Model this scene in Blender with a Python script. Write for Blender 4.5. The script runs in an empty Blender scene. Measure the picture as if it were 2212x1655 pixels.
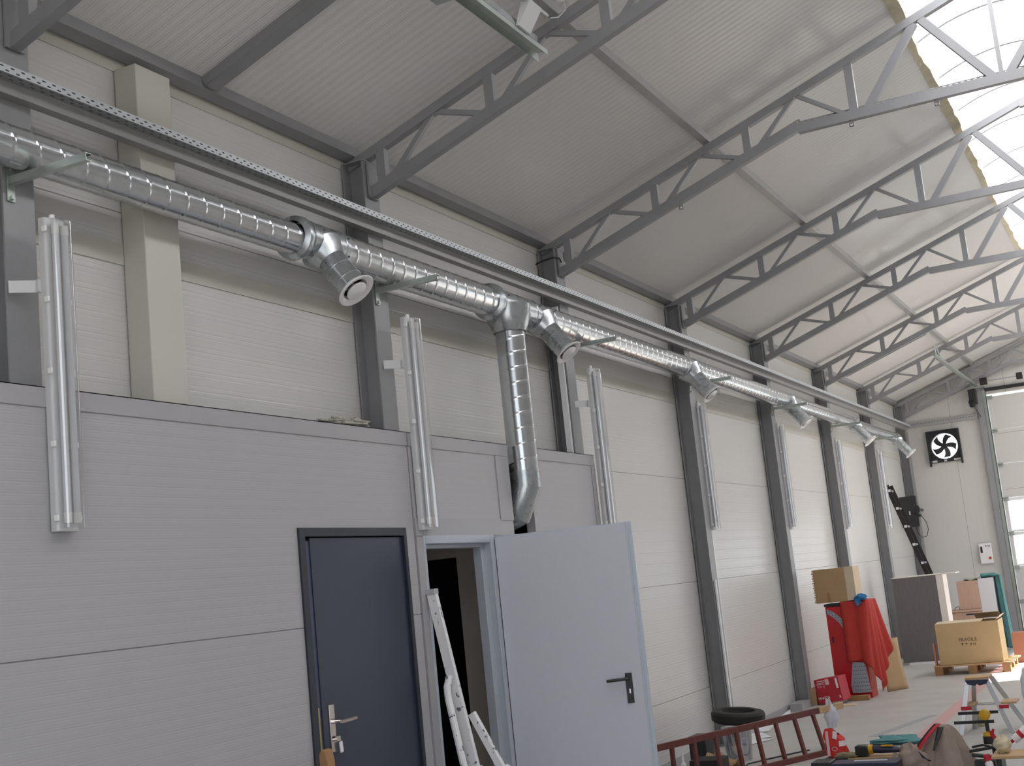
import bpy, bmesh, math, random
from mathutils import Vector, Matrix
random.seed(7)
S = bpy.context.scene
COL = S.collection
PI = math.pi

# ------------------------------------------------------------------ camera
F_PX, YAW, PITCH, ROLL = 2803.13, -0.4501, 0.1599, -0.1017
ca, sa, cb, sb, cc, sc = math.cos(YAW), math.sin(YAW), math.cos(PITCH), math.sin(PITCH), math.cos(ROLL), math.sin(ROLL)
fwd = Vector((sa * cb, ca * cb, sb)); right = Vector((ca, -sa, 0)); up = right.cross(fwd)
cr = right * cc + up * sc; cu = -right * sc + up * cc
cam = bpy.data.cameras.new('camera'); cam.sensor_width = 36; cam.lens = 36 * F_PX / 2212
cam.clip_start = 0.05; cam.clip_end = 200
co = bpy.data.objects.new('camera', cam); COL.objects.link(co)
M = Matrix((cr, cu, -fwd)).transposed().to_4x4(); M.translation = Vector((3.951, 0, 1.622))
co.matrix_world = M
S.camera = co

# ------------------------------------------------------------------ world, sun, exposure
S.view_settings.view_transform = 'Standard'; S.view_settings.look = 'None'
S.view_settings.exposure = -0.40; S.view_settings.gamma = 1; S.view_settings.use_curve_mapping = False
W = bpy.data.worlds.new('sky'); S.world = W; W.use_nodes = True
bg = W.node_tree.nodes['Background']; bg.inputs[0].default_value = (0.86, 0.93, 1.0, 1); bg.inputs[1].default_value = 2.6
SUN_DIR = Vector((-1.0, -0.22, -0.72)).normalized()
sl = bpy.data.lights.new('sun', 'SUN'); sl.energy = 26; sl.angle = math.radians(0.6); sl.color = (1.0, 0.95, 0.88)
so = bpy.data.objects.new('sun', sl); COL.objects.link(so)
so.rotation_euler = SUN_DIR.to_track_quat('-Z', 'Y').to_euler(); so.location = (9, 20, 9)

def portal(name, loc, direction, sx, sy):
    l = bpy.data.lights.new(name, 'AREA'); l.shape = 'RECTANGLE'; l.size = sx; l.size_y = sy; l.energy = 1
    l.cycles.is_portal = True
    o = bpy.data.objects.new(name, l); COL.objects.link(o); o.location = loc
    o.rotation_euler = Vector(direction).to_track_quat('-Z', 'Y').to_euler()
    return o

# ------------------------------------------------------------------ materials
def nt(name):
    m = bpy.data.materials.new(name); m.use_nodes = True
    return m, m.node_tree.nodes, m.node_tree.links, m.node_tree.nodes['Principled BSDF']

def mathn(N, L, op, a, b=None, c=None):
    n = N.new('ShaderNodeMath'); n.operation = op
    for i, v in enumerate((a, b, c)):
        if v is None: continue
        if isinstance(v, (int, float)): n.inputs[i].default_value = v
        else: L.new(v, n.inputs[i])
    return n.outputs[0]

def coords(N, L):
    tc = N.new('ShaderNodeTexCoord'); sp = N.new('ShaderNodeSeparateXYZ'); L.new(tc.outputs['Object'], sp.inputs[0])
    return tc.outputs['Object'], sp.outputs

def mat(name, col, rough=0.5, metal=0.0, noise=0.0, scale=8.0, bump=0.0, spec=None, stretch=None, detail=3, rvar=0.0, coat=0.0):
    m, N, L, P = nt(name)
    P.inputs['Base Color'].default_value = (*col, 1); P.inputs['Roughness'].default_value = rough
    P.inputs['Metallic'].default_value = metal
    if coat: P.inputs['Coat Weight'].default_value = coat
    if spec is not None: P.inputs['Specular IOR Level'].default_value = spec
    if noise or bump or rvar:
        obj, xyz = coords(N, L)
        mp = N.new('ShaderNodeMapping'); L.new(obj, mp.inputs[0])
        if stretch: mp.inputs['Scale'].default_value = stretch
        nz = N.new('ShaderNodeTexNoise'); nz.inputs['Scale'].default_value = scale; nz.inputs['Detail'].default_value = detail
        L.new(mp.outputs[0], nz.inputs['Vector'])
        if noise:
            r = N.new('ShaderNodeMix'); r.data_type = 'RGBA'
            r.inputs[6].default_value = (*[max(0, c * (1 - noise)) for c in col], 1)
            r.inputs[7].default_value = (*[min(1, c * (1 + noise)) for c in col], 1)
            L.new(nz.outputs[0], r.inputs[0]); L.new(r.outputs[2], P.inputs['Base Color'])
        if rvar:
            v = mathn(N, L, 'MULTIPLY_ADD', nz.outputs[0], rvar * 2, rough - rvar); L.new(v, P.inputs['Roughness'])
        if bump:
            b = N.new('ShaderNodeBump'); b.inputs['Distance'].default_value = bump; b.inputs['Strength'].default_value = 1
            L.new(nz.outputs[0], b.inputs['Height']); L.new(b.outputs[0], P.inputs['Normal'])
    return m

def panel_mat(name, col, axis, pitch, depth, rough, joint=None, joff=0.0, coat=0.0):
    """painted sandwich panel: fine ribs across `axis`, a dark joint every `joint` metres"""
    m, N, L, P = nt(name)
    obj, xyz = coords(N, L)
    c = xyz[axis]
    def groove(p, off, w):
        f = mathn(N, L, 'FRACT', mathn(N, L, 'MULTIPLY', mathn(N, L, 'ADD', c, off + 100 * p), 1 / p))
        d = mathn(N, L, 'MULTIPLY', mathn(N, L, 'ABSOLUTE', mathn(N, L, 'SUBTRACT', f, 0.5)), p)   # metres from the groove line
        s = N.new('ShaderNodeMapRange'); s.interpolation_type = 'SMOOTHSTEP'; L.new(d, s.inputs[0])
        s.inputs[1].default_value = 0; s.inputs[2].default_value = w; s.inputs[3].default_value = 1; s.inputs[4].default_value = 0
        return s.outputs[0]
    g1 = groove(pitch, 0, 0.006); g2 = groove(pitch / 2, 0, 0.004)
    h = mathn(N, L, 'MULTIPLY', mathn(N, L, 'ADD', g1, mathn(N, L, 'MULTIPLY', g2, 0.45)), -1)
    nz = N.new('ShaderNodeTexNoise'); nz.inputs['Scale'].default_value = 1.1; nz.inputs['Detail'].default_value = 2; L.new(obj, nz.inputs['Vector'])
    h = mathn(N, L, 'ADD', h, mathn(N, L, 'MULTIPLY', nz.outputs[0], 1.2))
    base = N.new('ShaderNodeMix'); base.data_type = 'RGBA'; base.inputs[6].default_value = (*col, 1)
    base.inputs[7].default_value = (col[0] * 0.25, col[1] * 0.24, col[2] * 0.23, 1)
    if joint:
        j = groove(joint, joff + joint / 2, 0.0045)
        L.new(j, base.inputs[0])
    else: base.inputs[0].default_value = 0
    L.new(base.outputs[2], P.inputs['Base Color'])
    P.inputs['Roughness'].default_value = rough
    if coat: P.inputs['Coat Weight'].default_value = coat; P.inputs['Coat Roughness'].default_value = 0.18
    b = N.new('ShaderNodeBump'); b.inputs['Distance'].default_value = depth; b.inputs['Strength'].default_value = 1
    L.new(h, b.inputs['Height']); L.new(b.outputs[0], P.inputs['Normal'])
    return m

def slot_mat(name, col, pitch, rows, axis_u=1, axis_v=2, ru=0.011, rv=0.0035, rough=0.35, metal=0.75):
    """galvanised sheet punched with rows of oval slots"""
    m, N, L, P = nt(name)
    obj, xyz = coords(N, L)
    tot = None
    for v0, off in rows:
        u = mathn(N, L, 'FRACT', mathn(N, L, 'MULTIPLY', mathn(N, L, 'ADD', xyz[axis_u], off + 50 * pitch), 1 / pitch))
        du = mathn(N, L, 'MULTIPLY', mathn(N, L, 'SUBTRACT', u, 0.5), pitch / ru)
        dv = mathn(N, L, 'MULTIPLY', mathn(N, L, 'SUBTRACT', xyz[axis_v], v0), 1 / rv)
        d = mathn(N, L, 'ADD', mathn(N, L, 'MULTIPLY', du, du), mathn(N, L, 'MULTIPLY', dv, dv))
        k = mathn(N, L, 'LESS_THAN', d, 1.0)
        tot = k if tot is None else mathn(N, L, 'MAXIMUM', tot, k)
    mx = N.new('ShaderNodeMix'); mx.data_type = 'RGBA'; mx.inputs[6].default_value = (*col, 1); mx.inputs[7].default_value = (0.03, 0.03, 0.035, 1)
    L.new(tot, mx.inputs[0]); L.new(mx.outputs[2], P.inputs['Base Color'])
    L.new(mathn(N, L, 'MULTIPLY', mathn(N, L, 'SUBTRACT', 1.0, tot), metal), P.inputs['Metallic'])
    P.inputs['Roughness'].default_value = rough
    return m

def clear_mat(name, tint, clear, rough=0.1, haze=None):
    m, N, L, P = nt(name); N.remove(P)
    out = N['Material Output']
    t = N.new('ShaderNodeBsdfTransparent'); t.inputs[0].default_value = (*tint, 1)
    if haze:
        d = N.new('ShaderNodeBsdfTranslucent'); d.inputs[0].default_value = (*haze, 1)
    else:
        d = N.new('ShaderNodeBsdfGlossy'); d.inputs[0].default_value = (0.9, 0.9, 0.9, 1); d.inputs['Roughness'].default_value = rough
    mx = N.new('ShaderNodeMixShader'); mx.inputs[0].default_value = 1 - clear
    if not haze:
        lw = N.new('ShaderNodeLayerWeight'); lw.inputs[0].default_value = 0.25
        v = mathn(N, L, 'MULTIPLY_ADD', lw.outputs['Fresnel'], 0.6, 1 - clear); L.new(v, mx.inputs[0])
    L.new(t.outputs[0], mx.inputs[1]); L.new(d.outputs[0], mx.inputs[2]); L.new(mx.outputs[0], out.inputs[0])
    return m

def floor_mat():
    m, N, L, P = nt('floor_concrete')
    obj, xyz = coords(N, L)
    n1 = N.new('ShaderNodeTexNoise'); n1.inputs['Scale'].default_value = 2.2; n1.inputs['Detail'].default_value = 6; L.new(obj, n1.inputs['Vector'])
    n2 = N.new('ShaderNodeTexNoise'); n2.inputs['Scale'].default_value = 45; n2.inputs['Detail'].default_value = 4; L.new(obj, n2.inputs['Vector'])
    r = N.new('ShaderNodeMix'); r.data_type = 'RGBA'; r.inputs[6].default_value = (0.40, 0.385, 0.365, 1); r.inputs[7].default_value = (0.60, 0.585, 0.56, 1)
    L.new(n1.outputs[0], r.inputs[0])
    r2 = N.new('ShaderNodeMix'); r2.data_type = 'RGBA'; r2.blend_type = 'MULTIPLY'; r2.inputs[0].default_value = 0.25
    L.new(r.outputs[2], r2.inputs[6]); L.new(n2.outputs[0], r2.inputs[7])
    # worn red line painted along the hall
    a = mathn(N, L, 'GREATER_THAN', xyz[0], 1.66); b = mathn(N, L, 'LESS_THAN', xyz[0], 1.80)
    k = mathn(N, L, 'MULTIPLY', mathn(N, L, 'MULTIPLY', a, b), mathn(N, L, 'GREATER_THAN', xyz[1], 4.0))
    wn = mathn(N, L, 'MULTIPLY', k, mathn(N, L, 'MULTIPLY_ADD', n1.outputs[0], 0.5, 0.3))
    r3 = N.new('ShaderNodeMix'); r3.data_type = 'RGBA'; L.new(wn, r3.inputs[0]); L.new(r2.outputs[2], r3.inputs[6]); r3.inputs[7].default_value = (0.62, 0.22, 0.22, 1)
    L.new(r3.outputs[2], P.inputs['Base Color']); P.inputs['Roughness'].default_value = 0.5
    bp = N.new('ShaderNodeBump'); bp.inputs['Distance'].default_value = 0.002; L.new(n2.outputs[0], bp.inputs['Height']); L.new(bp.outputs[0], P.inputs['Normal'])
    return m

MT = {}
MT['wall'] = panel_mat('wall_panel_white', (0.60, 0.585, 0.57), 2, 0.10, 0.0009, 0.30, 1.0, -0.556 + 1.0)
MT['wall_v'] = panel_mat('wall_panel_white_upright', (0.62, 0.60, 0.58), 0, 0.10, 0.0009, 0.34, 1.0, 0.2)
MT['roof'] = panel_mat('roof_panel_white', (0.74, 0.725, 0.71), 1, 0.066, 0.0022, 0.27)
MT['grey_panel'] = panel_mat('partition_panel_grey', (0.40, 0.39, 0.405), 2, 0.045, 0.0005, 0.38, 1.0, -0.557 + 1.0)
MT['grey_trim'] = mat('grey_flashing', (0.37, 0.36, 0.375), 0.35, 0.0, 0.03, 3)
MT['cream'] = mat('cream_flashing', (0.54, 0.52, 0.47), 0.35, 0.0, 0.03, 2)
MT['white_paint'] = mat('white_paint', (0.78, 0.78, 0.79), 0.35)
MT['steel'] = mat('zinc_primed_steel', (0.30, 0.30, 0.31), 0.45, 0.25, 0.12, 6, 0.0004, rvar=0.06)
MT['beam'] = mat('galvanised_beam', (0.33, 0.325, 0.32), 0.42, 0.35, 0.12, 9)
MT['duct'] = mat('galvanised_duct', (0.62, 0.64, 0.66), 0.20, 0.95, 0.10, 22, 0.0003, rvar=0.07)
MT['duct_dark'] = mat('duct_seal', (0.05, 0.05, 0.06), 0.6)
MT['fitting'] = mat('galvanised_fitting', (0.50, 0.53, 0.55), 0.28, 0.9, 0.12, 14, 0.0003, rvar=0.06)
MT['strut'] = mat('zinc_strut', (0.42, 0.46, 0.43), 0.33, 0.8, 0.12, 18)
MT['tray_side'] = slot_mat('tray_side_punched', (0.62, 0.65, 0.68), 0.055, [(3.888, 0), (3.903, 0.0275)], metal=0.25)
MT['tray_bottom'] = slot_mat('tray_bottom_shaded', (0.30, 0.31, 0.32), 0.055, [(0.072, 0), (0.098, 0.0275)], 1, 0, 0.012, 0.004, 0.45, 0.5)  # same tray sheet, with the underside's shade put into a darker colour
MT['tray_end'] = slot_mat('end_tray_punched', (0.45, 0.45, 0.45), 0.05, [(3.925, 0)], 0, 2, 0.011, 0.006)
MT['lamp_body'] = mat('lamp_housing_grey', (0.60, 0.60, 0.61), 0.4)
MT['lamp_clear'] = clear_mat('lamp_clear_cover', (0.95, 0.96, 0.97), 0.80, 0.08)
MT['tube'] = mat('lamp_tube_white', (0.80, 0.80, 0.82), 0.25)
MT['tube_cap'] = mat('lamp_tube_cap', (0.88, 0.87, 0.85), 0.35)
MT['plastic_white'] = mat('white_plastic', (0.82, 0.80, 0.81), 0.22)
MT['black'] = mat('black_plastic', (0.018, 0.018, 0.020), 0.4)
MT['darkvoid'] = mat('dark_interior', (0.012, 0.012, 0.012), 0.9)  # near-black colour stands in for shade in rooms, door gap and valve throats
MT['navy_door'] = mat('navy_door', (0.028, 0.036, 0.062), 0.33, 0.0, 0.06, 40)
MT['navy_frame'] = mat('navy_frame', (0.018, 0.022, 0.036), 0.4)
MT['navy_edge'] = mat('navy_leaf_edge', (0.045, 0.055, 0.11), 0.3)
MT['chrome'] = mat('satin_nickel', (0.66, 0.61, 0.58), 0.22, 1.0)
MT['brass'] = mat('tarnished_brass', (0.42, 0.36, 0.12), 0.4, 0.7, 0.4, 60)
MT['door_white'] = mat('open_door_paint', (0.56, 0.575, 0.63), 0.38, 0.0, 0.02, 30)
MT['door_edge'] = mat('open_door_edge', (0.48, 0.53, 0.60), 0.35)
MT['frame_grey'] = mat('steel_frame_grey', (0.44, 0.47, 0.52), 0.3, 0.1)
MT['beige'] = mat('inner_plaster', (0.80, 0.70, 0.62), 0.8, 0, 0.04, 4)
MT['floor'] = floor_mat()
MT['ground'] = mat('outside_ground', (0.32, 0.31, 0.30), 0.9, 0, 0.1, 1)
MT['foam'] = mat('cut_foam_edge', (0.66, 0.60, 0.44), 0.9, 0, 0.18, 5, 0.02)
MT['skylight'] = clear_mat('polycarbonate', (0.97, 0.98, 1.0), 0.0, haze=(0.95, 0.96, 1.0))
MT['window'] = clear_mat('door_window', (0.97, 0.99, 1.0), 0.62, haze=(0.95, 0.97, 1.0))
MT['rib'] = mat('skylight_rib', (0.62, 0.62, 0.66), 0.35, 0.2)
MT['card'] = mat('cardboard', (0.42, 0.275, 0.145), 0.8, 0, 0.10, 7, 0.0008)
MT['card_light'] = mat('cardboard_light', (0.62, 0.50, 0.36), 0.8, 0, 0.08, 7)
MT['card_tan'] = mat('cardboard_tan', (0.52, 0.375, 0.20), 0.8, 0, 0.08, 7)
MT['card_red'] = mat('cardboard_reddish', (0.47, 0.20, 0.12), 0.8, 0, 0.08, 7)
MT['ink'] = mat('print_ink', (0.07, 0.045, 0.03), 0.8)
MT['red'] = mat('red_paint', (0.52, 0.010, 0.015), 0.3)
MT['red_cloth'] = mat('red_cloth', (0.44, 0.035, 0.025), 0.85, 0, 0.12, 9)
MT['red_card'] = mat('red_carton', (0.46, 0.020, 0.035), 0.55, 0, 0.08, 10)
MT['pink_print'] = mat('carton_print_white', (0.75, 0.50, 0.52), 0.6)
MT['white_print'] = mat('print_white', (0.85, 0.80, 0.80), 0.6)
MT['peg'] = mat('punched_plate', (0.34, 0.38, 0.44), 0.45, 0.2)
MT['blue_cloth'] = mat('blue_cloth', (0.03, 0.19, 0.42), 0.8, 0, 0.3, 30)
MT['teal'] = mat('teal_cloth', (0.09, 0.24, 0.25), 0.85, 0, 0.25, 12)
MT['board'] = mat('grey_woodgrain', (0.145, 0.130, 0.135), 0.55, 0, 0.22, 9, stretch=(4, 4, 0.6))
MT['board_edge'] = mat('board_edge_white', (0.75, 0.70, 0.66), 0.5)
MT['oak'] = mat('oak_laminate', (0.50, 0.33, 0.25), 0.5, 0, 0.14, 9, stretch=(5, 5, 0.7))
MT['laminate'] = mat('white_laminate', (0.62, 0.62, 0.66), 0.4)
MT['wood'] = mat('raw_wood', (0.50, 0.33, 0.18), 0.75, 0, 0.25, 9, stretch=(1, 6, 6))
MT['wood_dark'] = mat('old_wood', (0.33, 0.18, 0.08), 0.8, 0, 0.3, 10)
MT['ladder_red'] = mat('oxide_red_paint', (0.135, 0.035, 0.030), 0.5, 0.1, 0.45, 26, rvar=0.1)
MT['alu'] = mat('aluminium', (0.62, 0.63, 0.65), 0.32, 0.85, 0.08, 15)
def splat():
    m, N, L, P = nt('paint_splashed_aluminium')
    obj, xyz = coords(N, L)
    n = N.new('ShaderNodeTexNoise'); n.inputs['Scale'].default_value = 26; n.inputs['Detail'].default_value = 5; L.new(obj, n.inputs['Vector'])
    r = N.new('ShaderNodeValToRGB'); r.color_ramp.elements[0].position = 0.60; r.color_ramp.elements[1].position = 0.66
    r.color_ramp.elements[0].color = (0.80, 0.79, 0.80, 1); r.color_ramp.elements[1].color = (0.14, 0.14, 0.17, 1)
    L.new(n.outputs[0], r.inputs[0]); L.new(r.outputs[0], P.inputs['Base Color']); P.inputs['Roughness'].default_value = 0.45; P.inputs['Metallic'].default_value = 0.15
    return m
MT['splat'] = splat()
MT['blue_dot'] = mat('blue_rivet', (0.05, 0.04, 0.30), 0.4)
MT['rubber'] = mat('tyre_rubber', (0.022, 0.018, 0.018), 0.75, 0, 0.3, 30)
MT['clear_plastic'] = clear_mat('clear_plastic_tub', (0.82, 0.86, 0.92), 0.55, 0.12)
MT['bag_plastic'] = mat('crumpled_film', (0.72, 0.74, 0.77), 0.3, 0, 0.1, 20, 0.01)
MT['paper'] = mat('paper_white', (0.62, 0.62, 0.68), 0.8, 0, 0.1, 15, 0.01)
MT['canvas'] = mat('work_jacket_beige', (0.30, 0.235, 0.195), 0.9, 0, 0.28, 14, 0.004)
MT['navy_plastic'] = mat('navy_plastic', (0.018, 0.020, 0.055), 0.4)
MT['yellow'] = mat('yellow_plastic', (0.62, 0.34, 0.01), 0.35)
MT['khaki'] = mat('khaki_rag', (0.22, 0.19, 0.11), 0.9, 0, 0.25, 20)
MT['cream_cloth'] = mat('cream_cloth', (0.66, 0.58, 0.40), 0.9, 0, 0.15, 12, 0.01)
MT['strap_red'] = mat('red_strap', (0.50, 0.012, 0.03), 0.6)
MT['jar'] = mat('yellowish_jar', (0.42, 0.40, 0.22), 0.3, 0, 0.2, 20)
MT['bright_red'] = mat('bright_red_sack', (0.66, 0.030, 0.022), 0.45, 0, 0.08, 12)
MT['grey_cloth'] = mat('grey_insulation', (0.40, 0.39, 0.34), 0.95, 0, 0.5, 45, 0.01)
MT['tape'] = mat('grey_floor_tape', (0.33, 0.33, 0.34), 0.6, 0, 0.15, 20)
MT['monitor'] = mat('monitor_back', (0.030, 0.030, 0.033), 0.45)
MT['lime'] = mat('lit_tag', (0.7, 0.7, 0.72), 0.5)

# ------------------------------------------------------------------ mesh builder
ORIG = {}
class MB:
    def __init__(s): s.v = []; s.f = []
    def add(s, vs, fs):
        n = len(s.v); s.v += [Vector(p) for p in vs]; s.f += [tuple(i + n for i in f) for f in fs]; return s
    def box(s, x0, x1, y0, y1, z0, z1):
        vs = [(x, y, z) for x in (x0, x1) for y in (y0, y1) for z in (z0, z1)]
        return s.add(vs, [(0, 1, 3, 2), (4, 6, 7, 5), (0, 4, 5, 1), (2, 3, 7, 6), (0, 2, 6, 4), (1, 5, 7, 3)])
    def obox(s, c, ax, ay, az):
        c, ax, ay, az = map(Vector, (c, ax, ay, az))
        vs = [c + ax * i + ay * j + az * k for i in (-1, 1) for j in (-1, 1) for k in (-1, 1)]
        return s.add(vs, [(0, 1, 3, 2), (4, 6, 7, 5), (0, 4, 5, 1), (2, 3, 7, 6), (0, 2, 6, 4), (1, 5, 7, 3)])
    def bar(s, p, q, w, h, side=(0, 1, 0)):
        """rectangular bar p->q; w across `side`, h across the other normal"""
        p, q = Vector(p), Vector(q); d = (q - p); a = d.normalized(); b = Vector(side); b = (b - a * b.dot(a)).normalized(); c = a.cross(b)
        return s.obox((p + q) / 2, d / 2, b * w / 2, c * h / 2)
    def cyl(s, p, q, r, n=20, r2=None, caps=True):
        p, q = Vector(p), Vector(q); r2 = r if r2 is None else r2
        a = (q - p).normalized(); b = a.orthogonal().normalized(); c = a.cross(b)
        vs = []
        for P_, R in ((p, r), (q, r2)):
            vs += [P_ + (b * math.cos(t * 2 * PI / n) + c * math.sin(t * 2 * PI / n)) * R for t in range(n)]
        fs = [(i, (i + 1) % n, n + (i + 1) % n, n + i) for i in range(n)]
        if caps: fs += [tuple(reversed(range(n))), tuple(range(n, 2 * n))]
        return s.add(vs, fs)
    def lathe(s, o, axis, prof, n=32, close=False):
        """prof: list of (distance along axis, radius)"""
        o = Vector(o); a = Vector(axis).normalized(); b = a.orthogonal().normalized(); c = a.cross(b)
        vs = [o + a * t + (b * math.cos(k * 2 * PI / n) + c * math.sin(k * 2 * PI / n)) * max(r, 1e-5) for t, r in prof for k in range(n)]
        fs = []
        m = len(prof)
        for i in range(m - 1 + (1 if close else 0)):
            j = (i + 1) % m
            for k in range(n): fs.append((i * n + k, i * n + (k + 1) % n, j * n + (k + 1) % n, j * n + k))
        return s.add(vs, fs)
    def tube(s, pts, r, n=8):
        pts = [Vector(p) for p in pts]; vs = []; fs = []
        t0 = (pts[1] - pts[0]).normalized(); b = t0.orthogonal().normalized()
        for i, p in enumerate(pts):
            t = (pts[min(i + 1, len(pts) - 1)] - pts[max(i - 1, 0)]).normalized()
            b = (b - t * b.dot(t)).normalized(); c = t.cross(b)
            vs += [p + (b * math.cos(k * 2 * PI / n) + c * math.sin(k * 2 * PI / n)) * r for k in range(n)]
        for i in range(len(pts) - 1):
            for k in range(n): fs.append((i * n + k, i * n + (k + 1) % n, (i + 1) * n + (k + 1) % n, (i + 1) * n + k))
        m = len(pts) - 1
        fs += [tuple(reversed(range(n))), tuple(m * n + k for k in range(n))]
        return s.add(vs, fs)
    def prism(s, poly, d0, d1, plane='xz'):
        """poly in 2D extruded along the third axis from d0 to d1"""
        f = {'xz': lambda a, b, d: (a, d, b), 'yz': lambda a, b, d: (d, a, b), 'xy': lambda a, b, d: (a, b, d)}[plane]
        n = len(poly)
        vs = [f(a, b, d0) for a, b in poly] + [f(a, b, d1) for a, b in poly]
        fs = [(i, (i + 1) % n, n + (i + 1) % n, n + i) for i in range(n)] + [tuple(reversed(range(n))), tuple(range(n, 2 * n))]
        return s.add(vs, fs)
    def grid(s, fn, nu, nv, thick=None):
        vs = [Vector(fn(i / nu, j / nv)) for i in range(nu + 1) for j in range(nv + 1)]
        fs = [(i * (nv + 1) + j, (i + 1) * (nv + 1) + j, (i + 1) * (nv + 1) + j + 1, i * (nv + 1) + j + 1) for i in range(nu) for j in range(nv)]
        return s.add(vs, fs)
    def xf(s, m):
        s.v = [m @ v for v in s.v]; return s
    def build(s, name, m, parent=None, smooth=0.6, bevel=0.0, solid=0.0):
        me = bpy.data.meshes.new(name); o = bpy.data.objects.new(name, me); COL.objects.link(o)
        if parent is not None:
            off = ORIG[parent]
        else:
            xs = [v.x for v in s.v]; ys = [v.y for v in s.v]; zs = [v.z for v in s.v]
            off = Vector((0, 0, 0)) if getattr(s, 'world', False) else Vector(((min(xs) + max(xs)) / 2, (min(ys) + max(ys)) / 2, min(zs)))
        me.from_pydata([v - off for v in s.v], [], s.f); me.validate()
        bm = bmesh.new(); bm.from_mesh(me); bmesh.ops.recalc_face_normals(bm, faces=bm.faces); bm.to_mesh(me); bm.free()
        if smooth:
            me.polygons.foreach_set('use_smooth', [True] * len(me.polygons)); me.set_sharp_from_angle(angle=smooth)
        me.materials.append(MT[m] if isinstance(m, str) else m)
        if parent is not None:
            o.parent = parent; ORIG[o] = off
        else:
            o.location = off; ORIG[o] = off
        if bevel:
            b = o.modifiers.new('bevel', 'BEVEL'); b.width = bevel; b.segments = 2; b.limit_method = 'ANGLE'
        if solid:
            b = o.modifiers.new('solid', 'SOLIDIFY'); b.thickness = solid; b.offset = 0
        return o

def tag(o, label, cat, group=None, kind=None):
    o['label'] = label; o['category'] = cat
    if group: o['group'] = group
    if kind: o['kind'] = kind
    return o
def thing(name, label, cat, loc, group=None):
    o = bpy.data.objects.new(name, None); COL.objects.link(o); o.location = loc; o.empty_display_size = 0.1
    ORIG[o] = Vector(loc); return tag(o, label, cat, group)
def struct(name, mb, m, **k):
    mb.world = True
    o = mb.build(name, m, None, **k); o['kind'] = 'structure'; return o
def dup(root, dv, label=None, group=None):
    dv = Vector(dv)
    def cp(o, par):
        c = o.copy(); COL.objects.link(c)
        if par is not None: c.parent = par
        for ch in o.children: cp(ch, c)
        return c
    r = cp(root, None); r.location = root.location + dv
    if label: r['label'] = label
    if group: r['group'] = group
    return r
def text(body, size, m, origin, xdir, ydir, parent, name='lettering', align='CENTER', extrude=0.0006):
    cu_ = bpy.data.curves.new(name, 'FONT'); cu_.body = body; cu_.size = size; cu_.extrude = extrude; cu_.align_x = align; cu_.align_y = 'CENTER'
    cu_.resolution_u = 3
    t = bpy.data.objects.new(name, cu_); COL.objects.link(t)
    bpy.context.view_layer.update()
    me = bpy.data.meshes.new_from_object(t.evaluated_get(bpy.context.evaluated_depsgraph_get()))
    bpy.data.objects.remove(t)
    x = Vector(xdir).normalized(); y = Vector(ydir).normalized(); z = x.cross(y)
    mw = Matrix((x, y, z)).transposed().to_4x4(); mw.translation = Vector(origin) - (ORIG[parent] if parent else Vector())
    me.transform(mw); me.materials.clear(); me.materials.append(MT[m])
    o = bpy.data.objects.new(name, me); COL.objects.link(o)
    if parent: o.parent = parent; ORIG[o] = ORIG[parent]
    return o

# ================================================================== SETTING
YN = [0.71, 3.66, 6.418, 9.177, 12.144, 15.139, 18.23, 21.254, 24.418]      # near edge of column k (index 0 = door wall behind the camera side)
SL = 0.351; RX = 3.45                    # roof slope, ridge
Y0, Y1 = 0.70, 24.60                     # inner faces of the end walls
XW = -0.16; XR = 2 * RX - XW             # inner faces of the long walls
def roof_z(x): return 4.415 + SL * x

# floor and ground
struct('floor', MB().box(-3.4, 7.3, Y0 - 0.2, 24.9, -0.12, 0), 'floor')
struct('ground', MB().box(-40, 60, -40, 70, -0.30, -0.125), 'ground')
# left wall (opening for the rooms behind the grey partition)
w = MB(); w.box(XW - 0.1, XW, Y0, Y1, 2.5, 4.45); w.box(XW - 0.1, XW, 9.15, Y1, 0, 2.5); w.box(XW - 0.1, XW, Y0, 2.6, 0, 2.5)
struct('wall_left', w, 'wall')
# right wall with the open goods door toward the far end
w = MB(); w.box(XR, XR + 0.1, Y0, 17.9, 0, 4.45); w.box(XR, XR + 0.1, 23.4, Y1, 0, 4.45); w.box(XR, XR + 0.1, 17.9, 23.4, 3.95, 4.45)
struct('wall_right', w, 'wall')
# roof slopes, pierced along the ridge by the barrel skylight
for side, nm in ((1, 'ceiling'), (-1, 'ceiling')):
    def X(x): return x if side == 1 else 2 * RX - x
    poly = [(X(-0.27), roof_z(-0.27)), (X(2.80), roof_z(2.80)), (X(2.80), roof_z(2.80) + 0.10), (X(-0.27), roof_z(-0.27) + 0.10)]
    struct('ceiling', MB().prism(poly, Y0 - 0.1, 24.7), 'roof')
# ragged foam edge of the cut roof panels, one strip a bay
fm = MB()
ys = [0.8 + 0.1 * i for i in range(239)]
rnd = random.Random(3); wv = [0.0]
for _ in ys: wv.append(max(-0.015, min(0.03, wv[-1] + rnd.uniform(-0.012, 0.012))))
for X0, sg in ((2.80, 1), (2 * RX - 2.80, -1)):
    vs = []; fs = []
    for i, y in enumerate(ys):
        e = wv[i]
        z = roof_z(2.80)
        vs += [(X0, y, z - 0.004), (X0 + sg * (0.055 + e), y, z + 0.012), (X0 + sg * (0.06 + e), y, z + 0.10), (X0, y, z + 0.11)]
    for i in range(len(ys) - 1):
        for k in range(4):
            a = i * 4 + k; b = i * 4 + (k + 1) % 4; fs.append((a, b, b + 4, a + 4))
    fm.add(vs, fs)
struct('trim_1', fm, 'foam')
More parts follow.
